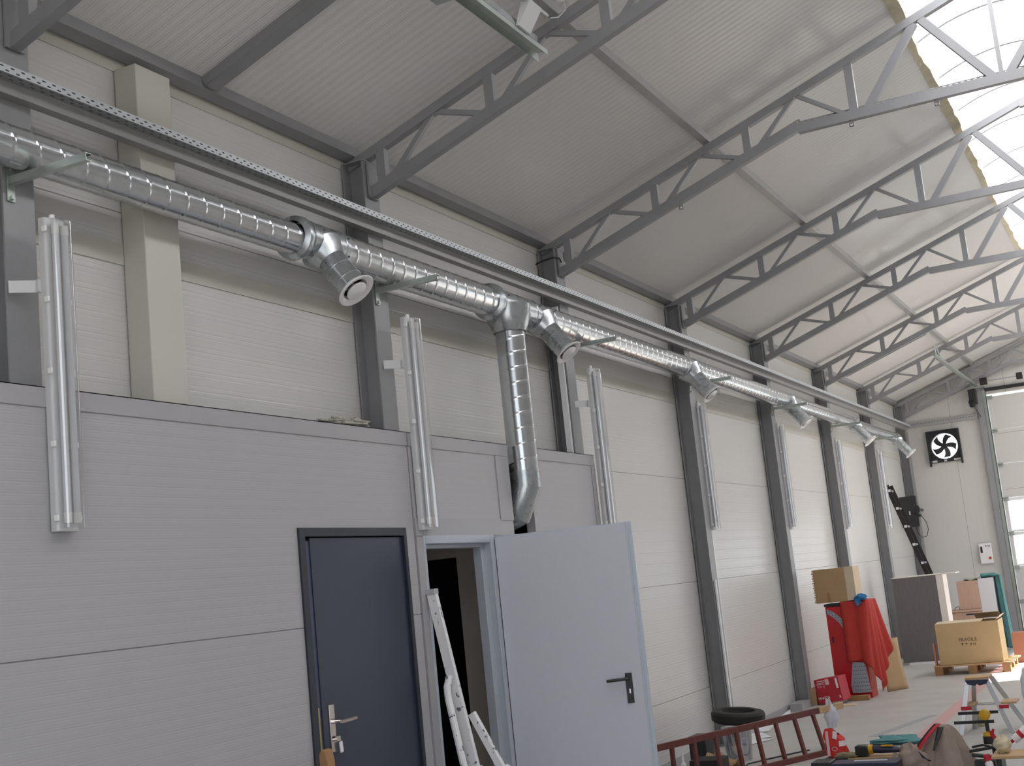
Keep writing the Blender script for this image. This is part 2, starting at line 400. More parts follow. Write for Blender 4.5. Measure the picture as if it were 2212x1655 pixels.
# skylight: barrel of polycarbonate
def arc(t, r_off=0.0):
    a = (t - 0.5) * 2
    return RX + a * 0.66, roof_z(2.80) + 0.085 + (0.185 + r_off) * (1 - a * a)
sk = MB()
vs = []; fs = []; n = 14
for j, y in enumerate((Y0, 24.7)):
    for i in range(n + 1):
        x, z = arc(i / n, 0.012); vs.append((x, y, z + 0.012))
for i in range(n): fs.append((i, i + 1, n + 2 + i, n + 1 + i))
sk.add(vs, fs)
o = struct('window_1', sk, 'skylight', smooth=1.2)
# end walls: far one pierced for the sectional door and the fan
def gable(yy0, yy1, holes):
    """upright panels as boxes around the holes plus the gable triangle"""
    m = MB(); xs = sorted({XW - 0.1, XR + 0.1, *[h[0] for h in holes], *[h[1] for h in holes]})
    for a, b in zip(xs[:-1], xs[1:]):
        mid = (a + b) / 2; cuts = sorted([(h[2], h[3]) for h in holes if h[0] < mid < h[1]]); z = 0
        for c0, c1 in cuts:
            if c0 > z: m.box(a, b, yy0, yy1, z, c0)
            z = c1
        m.box(a, b, yy0, yy1, z, 4.38)
    m.prism([(XW - 0.1, 4.38), (XR + 0.1, 4.38), (RX + 0.62, roof_z(2.83) + 0.10), (RX, roof_z(2.83) + 0.28), (RX - 0.62, roof_z(2.83) + 0.10)], yy0, yy1)
    return m
DX0, DX1, DZ = 1.47, 5.43, 4.28
struct('wall_far', gable(Y1, Y1 + 0.1, [(DX0, DX1, 0, DZ), (0.36, 0.89, 3.20, 3.73)]), 'wall_v')
struct('wall_near', gable(Y0 - 0.1, Y0, [(DX0, DX1, 0, DZ)]), 'wall_v')
# cream cover strip under the eaves purlin, base angle along the wall
struct('trim_2', MB().box(XW, XW + 0.006, Y0, Y1, 4.256, 4.42), 'cream')
struct('trim_3', MB().box(XW, XW + 0.007, Y0, 24.59, 3.30, 3.40), 'cream')
struct('baseboard_left', MB().box(XW, XW + 0.012, 9.3, 24.59, 0, 0.07), 'grey_trim')
# boxed cream pilaster against the wall
struct('trim_4', MB().box(XW + 0.007, -0.02, 4.50, 4.74, 2.5, 4.26), 'cream', bevel=0.004)
# rooms behind the partition
r = MB()
r.box(-3.0, -0.65, 8.3, 8.36, 1.92, 2.02); r.box(-0.65, 0.015, 8.3, 8.36, 0, 2.02); r.box(-3.0, -1.75, 8.3, 8.36, 0, 1.92)
struct('wall_inner', r, 'beige')
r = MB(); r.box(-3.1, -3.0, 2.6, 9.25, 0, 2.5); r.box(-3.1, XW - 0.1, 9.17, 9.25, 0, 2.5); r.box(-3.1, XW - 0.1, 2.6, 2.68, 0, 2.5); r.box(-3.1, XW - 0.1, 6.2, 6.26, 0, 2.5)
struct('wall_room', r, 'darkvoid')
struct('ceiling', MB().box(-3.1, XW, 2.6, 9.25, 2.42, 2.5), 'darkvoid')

# ------------------------------------------------------------------ grey partition with doors
PX = 0.10; PB = 0.035
p = MB()
TZ = 2.605
p.box(PB, PX, 0.9, 5.36, 0, TZ); p.box(PB, PX, 5.36, 6.37, 2.04, TZ); p.box(PB, PX, 6.37, 6.475, 0, TZ)
struct('wall_partition', p, 'grey_panel')
p = MB()
p.box(PB, PX, 6.49, 6.56, 0, TZ); p.box(PB, PX, 6.56, 7.44, 2.0, TZ); p.box(PB, PX, 7.44, 7.775, 0, TZ)
struct('wall_partition', p, 'grey_panel')
p = MB(); p.box(PB, PX, 8.11, 9.26, 0, TZ); p.box(PB, PX, 7.775, 8.11, 0, 1.96)
struct('wall_partition', p, 'grey_panel')
struct('wall_partition', MB().box(XW, PB, 9.10, 9.16, 0, 2.5), 'grey_panel')
def cap(nm, a, b):
    struct(nm, MB().box(PX, PX + 0.006, a, b, TZ - 0.078, TZ + 0.004).box(XW + 0.008, PX + 0.006, a, b, TZ, TZ + 0.004), 'grey_trim')
cap('trim_5', 0.9, 4.49); 
struct('trim_5', MB().box(PX, PX + 0.006, 4.49, 6.475, TZ - 0.078, TZ + 0.004).box(-0.005 + 0.01, PX + 0.006, 4.49, 6.475, TZ, TZ + 0.004), 'grey_trim')
struct('trim_6', MB().box(PX, PX + 0.006, 6.49, 7.775, TZ - 0.078, TZ + 0.004).box(0.006, PX + 0.006, 6.49, 7.775, TZ, TZ + 0.004), 'grey_trim')
struct('trim_7', MB().box(PX, PX + 0.006, 8.11, 9.26, TZ - 0.078, TZ + 0.004).box(0.006, PX + 0.006, 8.11, 9.26, TZ, TZ + 0.004), 'grey_trim')
struct('trim_8', MB().box(PX, PX + 0.007, 7.59, 7.775, 2.10, TZ - 0.08), 'grey_trim')          # corner flashing beside the down pipe
struct('trim_9', MB().box(PX, PX + 0.006, 6.49, 7.59, 2.003, 2.105), 'grey_trim')               # lintel flashing
struct('trim_10', MB().box(PX, PX + 0.006, 6.49, 6.565, 0, 2.0), 'grey_trim')
struct('trim_11', MB().box(PX, PX + 0.006, 9.20, 9.266, 0, TZ - 0.08).box(XW + 0.01, PX + 0.006, 9.26, 9.266, 0, TZ), 'grey_trim')

# door 1: closed navy door
D1 = thing('door_1', 'closed navy blue door with nickel lever handle in grey partition', 'door', (PX, 5.86, 0)); D1['kind'] = 'structure'
MB().box(PB, PX + 0.012, 5.345, 5.395, 0, 2.05).box(PB, PX + 0.012, 6.345, 6.375, 0, 2.05).box(PB, PX + 0.012, 5.395, 6.345, 2.005, 2.05).build('door_frame', 'navy_frame', D1, bevel=0.002)
MB().box(0.058, 0.094, 5.455, 6.345, 0.01, 2.00).build('door_leaf', 'navy_door', D1, bevel=0.002)
MB().box(0.055, 0.088, 5.418, 5.454, 0.01, 1.985).build('leaf_edge', 'navy_edge', D1)
MB().box(PB, 0.05, 5.395, 5.43, 0, 2.0).build('rebate', 'darkvoid', D1)
MB().box(0.089, 0.0905, 5.424, 5.436, 0.94, 1.16).build('strike_plate', 'brass', D1)
h = MB().box(0.0945, 0.104, 5.50, 5.545, 0.935, 1.165).build('handle_plate', 'chrome', D1, bevel=0.002)
MB().tube([(0.104, 5.53, 1.08), (0.145, 5.53, 1.08), (0.152, 5.545, 1.08), (0.152, 5.66, 1.082)], 0.0095, 10).build('lever', 'chrome', h)
k = MB().lathe((0.108, 5.53, 0.995), (1, 0, 0), [(-0.004, 0.006), (0.014, 0.006), (0.014, 0.0)], 12).box(0.118, 0.121, 5.524, 5.556, 0.985, 1.01).build('key', 'chrome', h)
MB().obox((0.121, 5.556, 0.955), (0.003, 0, 0), (0, 0.011, 0.002), (0, -0.003, 0.026)).build('key_tag', 'white_print', k)
# door 2: frame with the pale leaf standing open
D2 = thing('door_2', 'pale grey steel door standing wide open with black handle', 'door', (PX, 7.0, 0)); D2['kind'] = 'structure'
fr = MB()
fr.box(PB, PX + 0.010, 6.560, 6.585, 0, 2.005).box(PB, PX + 0.010, 7.40, 7.452, 0, 2.005).box(PB, PX + 0.010, 6.585, 7.40, 1.955, 2.005)
fr.box(PB - 0.03, PB + 0.03, 7.345, 7.405, 0, 1.975).box(PB - 0.03, PB + 0.03, 6.585, 7.35, 1.93, 1.957)
fo = fr.build('door_frame', 'frame_grey', D2, bevel=0.003)
MB().cyl((PB + 0.029, 7.375, 1.02), (PB + 0.033, 7.375, 1.02), 0.011, 16).cyl((PB + 0.029, 7.373, 1.09), (PB + 0.032, 7.373, 1.09), 0.003, 8).build('latch_hole', 'door_edge', fo)
hx, hy = PX + 0.01, 7.458; ex, ey = 0.973, 7.655
du = Vector((ex - hx, ey - hy, 0)).normalized(); dn = Vector((du.y, -du.x, 0)); Lf = (Vector((ex, ey, 0)) - Vector((hx, hy, 0))).length
def LP(s, t, z): v = Vector((hx, hy, 0)) + du * s - dn * t; return Vector((v.x, v.y, z))
def lbox(m, s0, s1, t0, t1, z0, z1): return m.obox((LP(s0, t0, z0) + LP(s1, t1, z1)) / 2, du * (s1 - s0) / 2, dn * (t1 - t0) / 2, Vector((0, 0, (z1 - z0) / 2)))
lf = lbox(MB(), 0.0, Lf - 0.028, 0.0, 0.045, 0.01, 1.985).build('door_leaf', 'door_white', D2, bevel=0.002)
e = MB(); lbox(e, Lf - 0.050, Lf, 0.020, 0.045, 0.008, 1.993); lbox(e, 0.0, Lf - 0.05, 0.030, 0.046, 1.985, 1.993); lbox(e, Lf - 0.034, Lf - 0.022, -0.0015, 0.02, 0.01, 1.985)
e.build('leaf_edge', 'door_edge', lf, bevel=0.001)
hp = lbox(MB(), 0.745, 0.787, -0.008, 0.0, 0.885, 1.068).build('handle_plate', 'black', lf, bevel=0.002)
MB().tube([LP(0.764, -0.006, 1.035), LP(0.764, -0.048, 1.035), LP(0.752, -0.052, 1.035), LP(0.635, -0.052, 1.03)], 0.010, 10).build('lever', 'black', hp)
lbox(MB(), 0.762, 0.772, -0.0095, -0.0075, 0.945, 0.972).build('keyhole', 'chrome', hp)

# ================================================================== STRUCTURE THINGS
# ---- columns
def hsec(y0, z0, z1, x0=XW + 0.012, x1=0.0):
    m = MB(); t = 0.009
    y1 = y0 + 0.163
    m.box(x1 - t, x1, y0, y1, z0, z1); m.box(x0, x0 + t, y0, y1, z0, z1); m.box(x0 + t, x1 - t, y0 + 0.078, y0 + 0.085, z0, z1)
    return m
clab = {1: 'grey steel column at the left picture edge beside the double tube lamp',
        2: 'grey steel column rising behind the partition, carrying the single tube lamp over the blue door',
        3: 'grey steel column with a white strip, behind the down pipe and third outlet lamp',
        4: 'grey steel column standing just right of the open door, with the tyre at its foot',
        5: 'grey steel column between the open door and the red cabinet, foot behind the red ladder',
        6: 'grey steel column rising behind the carton on the red cabinet',
        7: 'grey steel column rising behind the red cloth, left of the far grey board',
        8: 'grey steel corner column with the black monitor in front'}
for k in range(1, 9):
    z0 = 2.612 if k <= 2 else (2.612 if k == 3 else 0.0)
    if k == 3: z0 = 0.0
    t = thing('steel_column', clab[k], 'column', (0, YN[k] + 0.08, z0), 'steel columns along the left wall')
    if k < 8:
        hsec(YN[k], z0, 4.278).build('shaft', 'steel', t, smooth=0)
    else:
        hsec(YN[k], z0, 4.278).build('shaft', 'steel', t, smooth=0)
    if k >= 4: MB().box(XW + 0.014, 0.03, YN[k] - 0.02, YN[k] + 0.175 if k == 8 else YN[k] + 0.185, 0.0, 0.012).build('base_plate', 'steel', t)
    # cap: truss seat plate
    MB().box(XW + 0.014, 0.006, YN[k] - 0.004, YN[k] + 0.163 + 0.004, 4.2785, 4.286).build('cap_plate', 'steel', t)

# ---- roof trusses (one prototype at y = 0)
def tz(x): return 4.298 + SL * x          # underside of the top chord
def bz(x): return 4.047 + SL * x          # underside of the sloping bottom chord
TR = thing('roof_truss', 'x', 'truss', (0, 0, 4.0))
cw = 0.056
def mirror(x, s): return x if s == 1 else 2 * RX - x
for s in (1, -1):
    m = MB(); a = (mirror(-0.14, s), 0, tz(-0.14) + 0.0285); b = (mirror(RX if s == 1 else RX + 0.002, s), 0, tz(RX) + 0.0285)
    m.bar(a, b, cw, 0.057); m.build('top_chord', 'steel', TR, smooth=0)
KX = 2.03
bc = MB()
for s in (1, -1):
    bc.bar((mirror(0.012, s), 0, bz(0.012) + 0.035), (mirror(KX, s), 0, bz(KX) + 0.035), cw, 0.068)
bc.bar((KX - 0.01, 0, 4.735 + 0.035), (2 * RX - KX + 0.01, 0, 4.735 + 0.035), cw - 0.001, 0.070)
bc.build('bottom_chord', 'steel', TR, smooth=0)
for s in (1, -1):
    for vx in (0.095, 0.862, 1.628, 2.435):
        zb = bz(vx) + 0.05 if vx < KX else 4.79
        MB().bar((mirror(vx, s), 0, zb), (mirror(vx, s), 0, tz(vx) + 0.01), 0.05, 0.058).build('vertical_post', 'steel', TR, smooth=0)
    segs = []
    for va, nx, vb in ((0.095, 0.475, 0.862), (0.862, 1.245, 1.628), (1.628, 2.02, 2.435)):
        segs.append((va + 0.075, nx - 0.012, 1)); segs.append((vb - 0.05, nx + 0.02, 0))
    for bx, tx, lit in segs:
        zb = bz(bx) + 0.055 if bx < KX else 4.785
        MB().bar((mirror(bx, s), 0, zb), (mirror(tx, s), 0, tz(tx) + 0.008), 0.030, 0.030).build('diagonal_brace', 'steel', TR, smooth=0)
    MB().bar((mirror(2.53, s), 0, 4.79), (mirror(2.93, s), 0, tz(2.93)), 0.05, 0.055).build('diagonal_brace', 'steel', TR, smooth=0)
    MB().bar((mirror(3.40, s), 0, 4.79), (mirror(2.98, s), 0, tz(2.98)), 0.05, 0.055).build('diagonal_brace', 'steel', TR, smooth=0)
    MB().obox((mirror(0.012, s), 0, 4.16), (0.0055, 0, 0), (0, 0.05, 0), (0, 0, 0.11)).build('end_plate', 'steel', TR, smooth=0)
MB().bar((RX, 0, 4.79), (RX, 0, tz(RX) - 0.02), 0.03, 0.03).build('vertical_post', 'steel', TR, smooth=0)
MB().obox((RX, 0, tz(RX) + 0.0), (0.06, 0, 0), (0, 0.03, 0), (0, 0, 0.035)).build('ridge_plate', 'steel', TR, smooth=0)
tlab = {1: 'roof truss at the top left corner, only its end in view',
        2: 'nearest fully visible roof truss, meeting the end of the door rails',
        3: 'large roof truss with a slotted strip along its bottom chord',
        4: 'roof truss behind the one with the slotted strip, second to reach the skylight',
        5: 'fifth roof truss from the camera, meeting the skylight at the right picture edge',
        6: 'sixth roof truss, with a box rail beneath its bottom chord',
        7: 'seventh roof truss, crossed by the hanging strut of the far door',
        8: 'last roof truss, set against the far end wall'}
TR.location = (0, YN[1] + 0.0815, 4.0); TR['label'] = tlab[1]; TR['group'] = 'roof trusses across the hall'
for k in range(2, 9): dup(TR, (0, YN[k] - YN[1] - (0.0 if k < 8 else 0.02), 0), tlab[k])

# ---- purlins, intermediate rafter
zt = 4.356
tag(MB().prism([(-0.135, zt + SL * -0.135 - 0.0), (-0.135, roof_z(-0.135) - 0.0015), (-0.073, roof_z(-0.073) - 0.0015), (-0.073, zt + SL * -0.073)], Y0 + 0.01, 24.59).build('eaves_purlin', 'steel', None, smooth=0),
    'long grey steel purlin along the eaves where roof meets left wall', 'purlin')
tag(MB().prism([(1.302, zt + SL * 1.302 + 0.001), (1.302, roof_z(1.302) - 0.0015), (1.352, roof_z(1.352) - 0.0015), (1.352, zt + SL * 1.352 + 0.001)], Y0 + 0.01, 24.59).build('roof_purlin', 'beam', None, smooth=0),
    'long grey purlin running the hall halfway up the left roof slope', 'purlin')
tag(MB().prism([(2 * RX - 1.352, zt + SL * 1.352 + 0.001), (2 * RX - 1.352, roof_z(1.352) - 0.0015), (2 * RX - 1.302, roof_z(1.302) - 0.0015), (2 * RX - 1.302, zt + SL * 1.302 + 0.001)], Y0 + 0.01, 24.59).build('roof_purlin', 'beam', None, smooth=0),
    'long grey purlin halfway up the right roof slope, past the skylight', 'purlin')
m = MB(); m.bar((-0.068, 5.105, zt + SL * -0.068 + 0.028), (1.30, 5.105, zt + SL * 1.30 + 0.028), 0.10, 0.054)
tag(m.build('rafter', 'steel', None, smooth=0), 'short grey rafter between the two nearest trusses, from eaves purlin up the roof', 'rafter')
m = MB(); m.bar((1.354, 5.105, zt + SL * 1.354 + 0.028), (2.79, 5.105, zt + SL * 2.79 + 0.028), 0.10, 0.054)
tag(m.build('rafter', 'steel', None, smooth=0), 'short grey rafter above the roof purlin, over the near door rails', 'rafter')
# box rail under truss 6
m = MB(); m.bar((0.30, YN[6] + 0.136, bz(0.30) + 0.02), (1.45, YN[6] + 0.136, bz(1.45) + 0.02), 0.05, 0.05)
rl = m.build('box_rail', 'beam', None, smooth=0); tag(rl, 'grey box rail slung beneath the sixth truss', 'rail')
# slotted strip on truss 3 bottom chord
def strip_mat():
    return slot_mat('strip_slotted', (0.12, 0.12, 0.13), 0.045, [(0.0, 0)], 0, 2, 0.017, 0.9, 0.5, 0.4)
stp = MB()
def punched(m, a, b, nslots, y):
    """two thin rails joined by bridges: a slotted flat seen edge on above the chord"""
    a, b = Vector(a), Vector(b); d = b - a; L_ = d.length; u = d / L_; nrm = Vector((-u.z, 0, u.x))
    m.obox((a + b) / 2 + nrm * 0.024, d / 2, (0, 0.002, 0), nrm * 0.004)
    for i in range(nslots + 1):
        c = a + u * (L_ * i / nslots); m.obox(c + nrm * 0.011, u * 0.010, (0, 0.002, 0), nrm * 0.011)
y3 = YN[3] + 0.11
punched(stp, (0.30, y3, bz(0.30) + 0.069), (2.03, y3, bz(2.03) + 0.069), 44, y3)
punched(stp, (2.04, y3, 4.807), (4.8, y3, 4.807), 66, y3)
tag(stp.build('slotted_strip', 'steel', None, smooth=0), 'slotted perforated strip lying on the bottom chord of the third truss', 'strip')
for i, cx in enumerate((1.05, 2.40, 3.0)):
    z = bz(cx) if cx < KX else 4.735
    m = MB(); 
    for dz in (0.006, 0.030): m.box(cx - 0.015, cx + 0.015, y3 - 0.008, y3 + 0.008, z - dz - 0.004, z - dz)
    for dx in (-0.013, 0.013): m.box(cx + dx - 0.003, cx + dx + 0.003, y3 - 0.008, y3 + 0.008, z - 0.034, z - 0.002)
    tag(m.build('cable_clip', 'steel', None, smooth=0), ['small square clip under the third truss, left of the kink in its chord', 'small square clip under the third truss just beyond the kink', 'small square clip under the third truss below the skylight'][i], 'clip', 'square clips under the third truss')

# ---- skylight ribs
SKY = thing('skylight_frame', 'white barrel skylight frame of arched ribs along the ridge', 'skylight', (RX, 12.6, roof_z(2.8)))
yy = 1.1
ribs = [1.2, 2.2, 3.2, 4.2, 5.2, 6.15, 7.1, 8.1, 9.1, 10.1, 11.05, 12.05, 13.05, 14.1, 15.1, 16.1, 17.1, 18.1, 19.1, 20.1, 21.1, 22.1, 23.1, 24.1]
for y in ribs:
    pts = []
    for i in range(15):
        x, z = arc(i / 14); pts.append((x, y, z))
    m = MB()
    for a, b in zip(pts[:-1], pts[1:]): m.bar(a, b, 0.035, 0.016)
    rb = m.build('arched_rib', 'rib', SKY)
    e = MB()
    for sx in (0, 1):
        x, z = arc(sx); e.box(x - 0.02, x + 0.02, y - 0.03, y + 0.03, z - 0.03, z + 0.02)
    e.build('end_clamp', 'rib', rb)
m = MB(); m.bar((RX, Y0 + 0.01, arc(0.5)[1] - 0.014), (RX, 24.59, arc(0.5)[1] - 0.014), 0.012, 0.010); m.build('ridge_bar', 'rib', SKY)
for sx in (0.0, 1.0):
    x, z = arc(sx); m = MB(); m.bar((x, Y0 + 0.01, z - 0.035), (x, 24.59, z - 0.035), 0.012, 0.012); m.build('side_bar', 'rib', SKY)

# ---- wall beam and cable tray
tag(MB().box(0.0015, 0.052, Y0 + 0.02, 24.40, 3.822, 3.876).build('wall_beam', 'beam', None, smooth=0),
    'long grey steel rail bolted across the column faces below the punched cable tray', 'rail')
CT = thing('cable_tray', 'long bright punched cable tray running the left wall above the duct', 'cable tray', (0.08, 12.5, 3.877))
MB().box(0.110, 0.112, Y0 + 0.02, 24.45, 3.879, 3.914).build('side', 'tray_side', CT, smooth=0)
MB().box(0.052, 0.112, Y0 + 0.02, 24.45, 3.877, 3.879).build('bottom', 'tray_bottom', CT, smooth=0)
MB().box(0.052, 0.054, Y0 + 0.02, 24.45, 3.879, 3.932).build('side', 'tray_side', CT, smooth=0)
# object-space slots need world coordinates: keep these children at the tray's origin
for ch in CT.children:
    me = ch.data; me.transform(Matrix.Translation(ORIG[CT])); ch.location = -ORIG[CT]
for k, (ya, xo) in enumerate(((4.05, 0.122), (16.1, 0.122))):
    pts = [(xo - 0.012, ya, 3.916), (xo + 0.004, ya + 0.02, 3.922), (xo + 0.008, ya + 0.04, 3.905), (xo + 0.004, ya + 0.03, 3.885), (xo - 0.009, ya + 0.01, 3.875)]
    tag(MB().tube(pts, 0.0025, 6).build('wire_loop', 'lamp_body', None), ['white wire tie looped round the cable tray above the double lamp', 'thin wire end sticking up from the cable tray near the fifth column'][k], 'wire')
# thin wire clamp on column 3
tag(MB().tube([(-0.16, YN[3] - 0.02, 4.17), (-0.08, YN[3] - 0.03, 4.185), (0.0, YN[3] - 0.02, 4.195), (0.03, YN[3] + 0.03, 4.19), (0.02, YN[3] + 0.08, 4.17)], 0.006, 6).build('tie_wire', 'rubber', None),
    'dark tie wire wound round the top of the third column', 'wire')

# ================================================================== VENTILATION DUCT
DUX = 0.10; DZB = 3.4915
DU = thing('ventilation_duct', 'long galvanised spiral air duct along the left wall with outlet branches', 'duct', (DUX, 12, DZB))
def spiral(y0, y1, R, name='duct_pipe', parent=DU, zc=None, pitch=0.127, axis='y', x=DUX, n=40, mm='duct'):
    zc = DZB + R if zc is None else zc
    vs = []; fs = []
    us = []
    k0 = math.floor((y0 - pitch) / pitch)
    u = k0 * pitch
    while u < y1 + pitch:
        for d, rr in ((-0.016, 0), (-0.009, 0), (-0.004, 0.0016), (0.004, 0.0016), (0.009, 0), (0.016, 0)): us.append((u + d, rr))
        u += pitch
    rows = len(us)
    for uu, rr in us:
        for i in range(n + 1):
            th = 2 * PI * i / n
            yv = min(max(uu + pitch * (i / n), y0), y1)
            r_ = R + rr
            a, b = math.cos(-th) * r_, math.sin(-th) * r_
            if axis == 'y': vs.append((x + a, yv, zc + b))
            else: vs.append((x + a, zc + b, yv))
    for j in range(rows - 1):
        for i in range(n): fs.append((j * (n + 1) + i, j * (n + 1) + i + 1, (j + 1) * (n + 1) + i + 1, (j + 1) * (n + 1) + i))
    m = MB().add(vs, fs)
    return m.build(name, mm, parent, smooth=1.0)
R1, R2, R3, R4, R5 = 0.084, 0.100, 0.100, 0.092, 0.080
BR = [5.72, 8.485, 11.82, 15.476, 19.27, 22.66]
spiral(0.9, 5.50, R1); spiral(5.86, 7.72, R2); spiral(8.62, 11.70, R3); spiral(11.98, 15.36, 0.097); spiral(15.62, 19.16, R4); spiral(19.40, 22.56, R5)
def ring(y, R, R0, w=0.05, mm='fitting', nm='collar'):
    zc = DZB + R0
    MB().lathe((DUX, y - w, zc), (0, 1, 0), [(0, R0 - 0.005), (0.004, R0 + 0.004), (w * 0.35, R), (w * 0.9, R + 0.003), (w * 1.1, R), (w * 1.3, R - 0.004), (w * 1.9, R0 + 0.006), (w * 2.0, R0 - 0.005)], 40).build(nm, mm, DU)
ring(5.53, 0.118, R2 - 0.006, 0.045); ring(7.76, 0.126, R2, 0.05)
def sleeve(y0, y1, R0, nm='branch_sleeve'):
    zc = DZB + R0
    prof = [(0, R0 - 0.002), (0.0, R0 + 0.004), (0.03, R0 + 0.004), (0.034, R0 + 0.001), (y1 - y0 - 0.034, R0 + 0.001), (y1 - y0 - 0.03, R0 + 0.004), (y1 - y0, R0 + 0.004), (y1 - y0, R0 - 0.002)]
    return MB().lathe((DUX, y0, zc), (0, 1, 0), prof, 40).build(nm, 'fitting', DU)
sl_ = [sleeve(5.57, 5.90, R2 + 0.002), sleeve(8.33, 8.64, R3), sleeve(11.66, 12.0, R3), sleeve(15.32, 15.64, 0.095), sleeve(19.12, 19.42, R4 - 0.002), sleeve(22.52, 22.80, R5 + 0.002)]
sleeve(7.78, 8.34, R2 + 0.003, 'tee_sleeve')
MB().cyl((DUX, 22.79, DZB + R5 + 0.002), (DUX, 22.80, DZB + R5 + 0.002), R5, 32).build('end_cap', 'fitting', DU)
bd = Vector((0.60, 0, -0.80))
for i, y in enumerate(BR):
    R0 = (R2, R3, R3, 0.095, R4, R5)[i]; zc = DZB + R0
    o0 = Vector((DUX, y, zc))
    L0 = 0.375; rb = 0.078
    fl = MB().lathe(o0, bd, [(0.045, 0.122 if i < 4 else 0.1), (R0 + 0.005, 0.098), (R0 + 0.04, 0.083), (R0 + 0.05, rb + 0.002)], 36).build('saddle', 'fitting', DU)
    bp = MB().lathe(o0, bd, [(R0 + 0.035, rb), (R0 + 0.115, rb), (R0 + 0.119, rb + 0.003), (R0 + 0.123, rb), (R0 + 0.20, rb), (R0 + 0.204, rb + 0.003), (R0 + 0.208, rb), (L0 - 0.01, rb), (L0 - 0.012, rb - 0.003), (R0 + 0.035, rb - 0.003)], 36, close=True).build('branch_pipe', 'fitting', DU)
    b_ = bd.orthogonal().normalized()
    MB().bar(o0 + bd * (R0 + 0.05) + Vector((0.8, 0, 0.6)) * (rb + 0.001), o0 + bd * (L0 - 0.015) + Vector((0.8, 0, 0.6)) * (rb + 0.001), 0.005, 0.003).build('seam', 'duct', bp)
    vt = MB().lathe(o0, bd, [(L0 - 0.02, rb + 0.001), (L0 - 0.004, rb + 0.022), (L0 + 0.001, rb + 0.030), (L0 + 0.006, rb + 0.031), (L0 + 0.009, rb + 0.027), (L0 + 0.008, rb + 0.012), (L0 - 0.004, rb - 0.006), (L0 - 0.03, rb - 0.010), (L0 - 0.03, rb - 0.004)], 48, close=True).build('valve_ring', 'plastic_white', bp)
    MB().lathe(o0, bd, [(L0 - 0.022, 0.0), (L0 - 0.022, 0.030), (L0 - 0.006, 0.052), (L0 + 0.006, 0.060), (L0 + 0.012, 0.059), (L0 + 0.018, 0.045), (L0 + 0.021, 0.0)], 40).build('valve_disc', 'plastic_white', vt)
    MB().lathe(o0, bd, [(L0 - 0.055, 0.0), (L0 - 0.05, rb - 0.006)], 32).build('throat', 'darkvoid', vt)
    m = MB(); q = o0 + bd * (L0 - 0.030)
    t1 = bd.orthogonal().normalized(); t2 = bd.cross(t1)
    for tt in (t1, t2): m.bar(q - tt * (rb - 0.008), q + tt * (rb - 0.008), 0.008, 0.004)
    m.build('valve_bridge', 'lamp_body', vt)
# down pipe at the tee
DPX, DPY, DPR = 0.135, 7.945, 0.103
MB().lathe((DPX, DPY, 3.60), (0, 0, -1), [(0.02, 0.16), (0.10, 0.155), (0.20, 0.118), (0.205, 0.112)], 40).build('tee_hood', 'fitting', DU)
def spiral_v(z0, z1, R, x, y, pitch=0.105, n=36):
    vs = []; fs = []; us = []
    u = math.floor((z0 - pitch) / pitch) * pitch
    while u < z1 + pitch:
        for d, rr in ((-0.014, 0), (-0.008, 0), (-0.003, 0.0016), (0.003, 0.0016), (0.008, 0), (0.014, 0)): us.append((u + d, rr))
        u += pitch
    for uu, rr in us:
        for i in range(n + 1):
            th = 2 * PI * i / n; zv = min(max(uu + pitch * i / n, z0), z1)
            vs.append((x + math.cos(th) * (R + rr), y + math.sin(th) * (R + rr), zv))
    for j in range(len(us) - 1):
        for i in range(n): fs.append((j * (n + 1) + i, j * (n + 1) + i + 1, (j + 1) * (n + 1) + i + 1, (j + 1) * (n + 1) + i))
    return MB().add(vs, fs)
dp = spiral_v(2.42, 3.40, DPR, DPX, DPY).build('down_pipe', 'duct', DU, smooth=1.0)
def mitre(path, R, n=36):
    """round pipe with mitred joints, path in the x-z plane at y = DPY"""
    vs = []; fs = []
    P = [Vector(p) for p in path]
    for i, p in enumerate(P):
        d0 = (P[i] - P[i - 1]).normalized() if i else (P[1] - P[0]).normalized()
        d1 = (P[i + 1] - P[i]).normalized() if i < len(P) - 1 else d0
        b = (d0 + d1).normalized()                      # mitre plane normal
        side = Vector((0, 1, 0)); nr = d0.cross(side).normalized()
        for k in range(n):
            off = side * math.cos(2 * PI * k / n) * R + nr * math.sin(2 * PI * k / n) * R
            t = -off.dot(b) / d0.dot(b)
            vs.append(p + off + d0 * t)
    for i in range(len(P) - 1):
        for k in range(n): fs.append((i * n + k, i * n + (k + 1) % n, (i + 1) * n + (k + 1) % n, (i + 1) * n + k))
    return MB().add(vs, fs)
el = mitre([(DPX, DPY, 2.43), (DPX, DPY, 2.335), (DPX - 0.085, DPY, 2.165), (DPX - 0.28, DPY, 2.10)], DPR + 0.003).build('elbow', 'fitting', dp, smooth=0.4)
MB().lathe((DPX, DPY, 2.415), (0, 0, 1), [(0, DPR + 0.002), (0, DPR + 0.007), (0.012, DPR + 0.007), (0.012, DPR + 0.002)], 36).build('joint_band', 'fitting', dp)
# screws
for y, zc, R in ((5.50, DZB + R1, R1), (5.66, DZB + R2, R2 + 0.003), (5.89, DZB + R2, R2 + 0.003), (7.80, DZB + R2, R2 + 0.003), (7.86, DZB + R2, R2 + 0.003), (8.36, DZB + R3, R3 + 0.003), (8.62, DZB + R3, R3 + 0.003)):
    for th in (0.45, -0.55):
        c = Vector((DUX + math.cos(th) * R, y, zc + math.sin(th) * R)); d = Vector((math.cos(th), 0, math.sin(th)))
        MB().cyl(c - d * 0.002, c + d * 0.007, 0.005, 8).build('screw', 'duct_dark', DU)

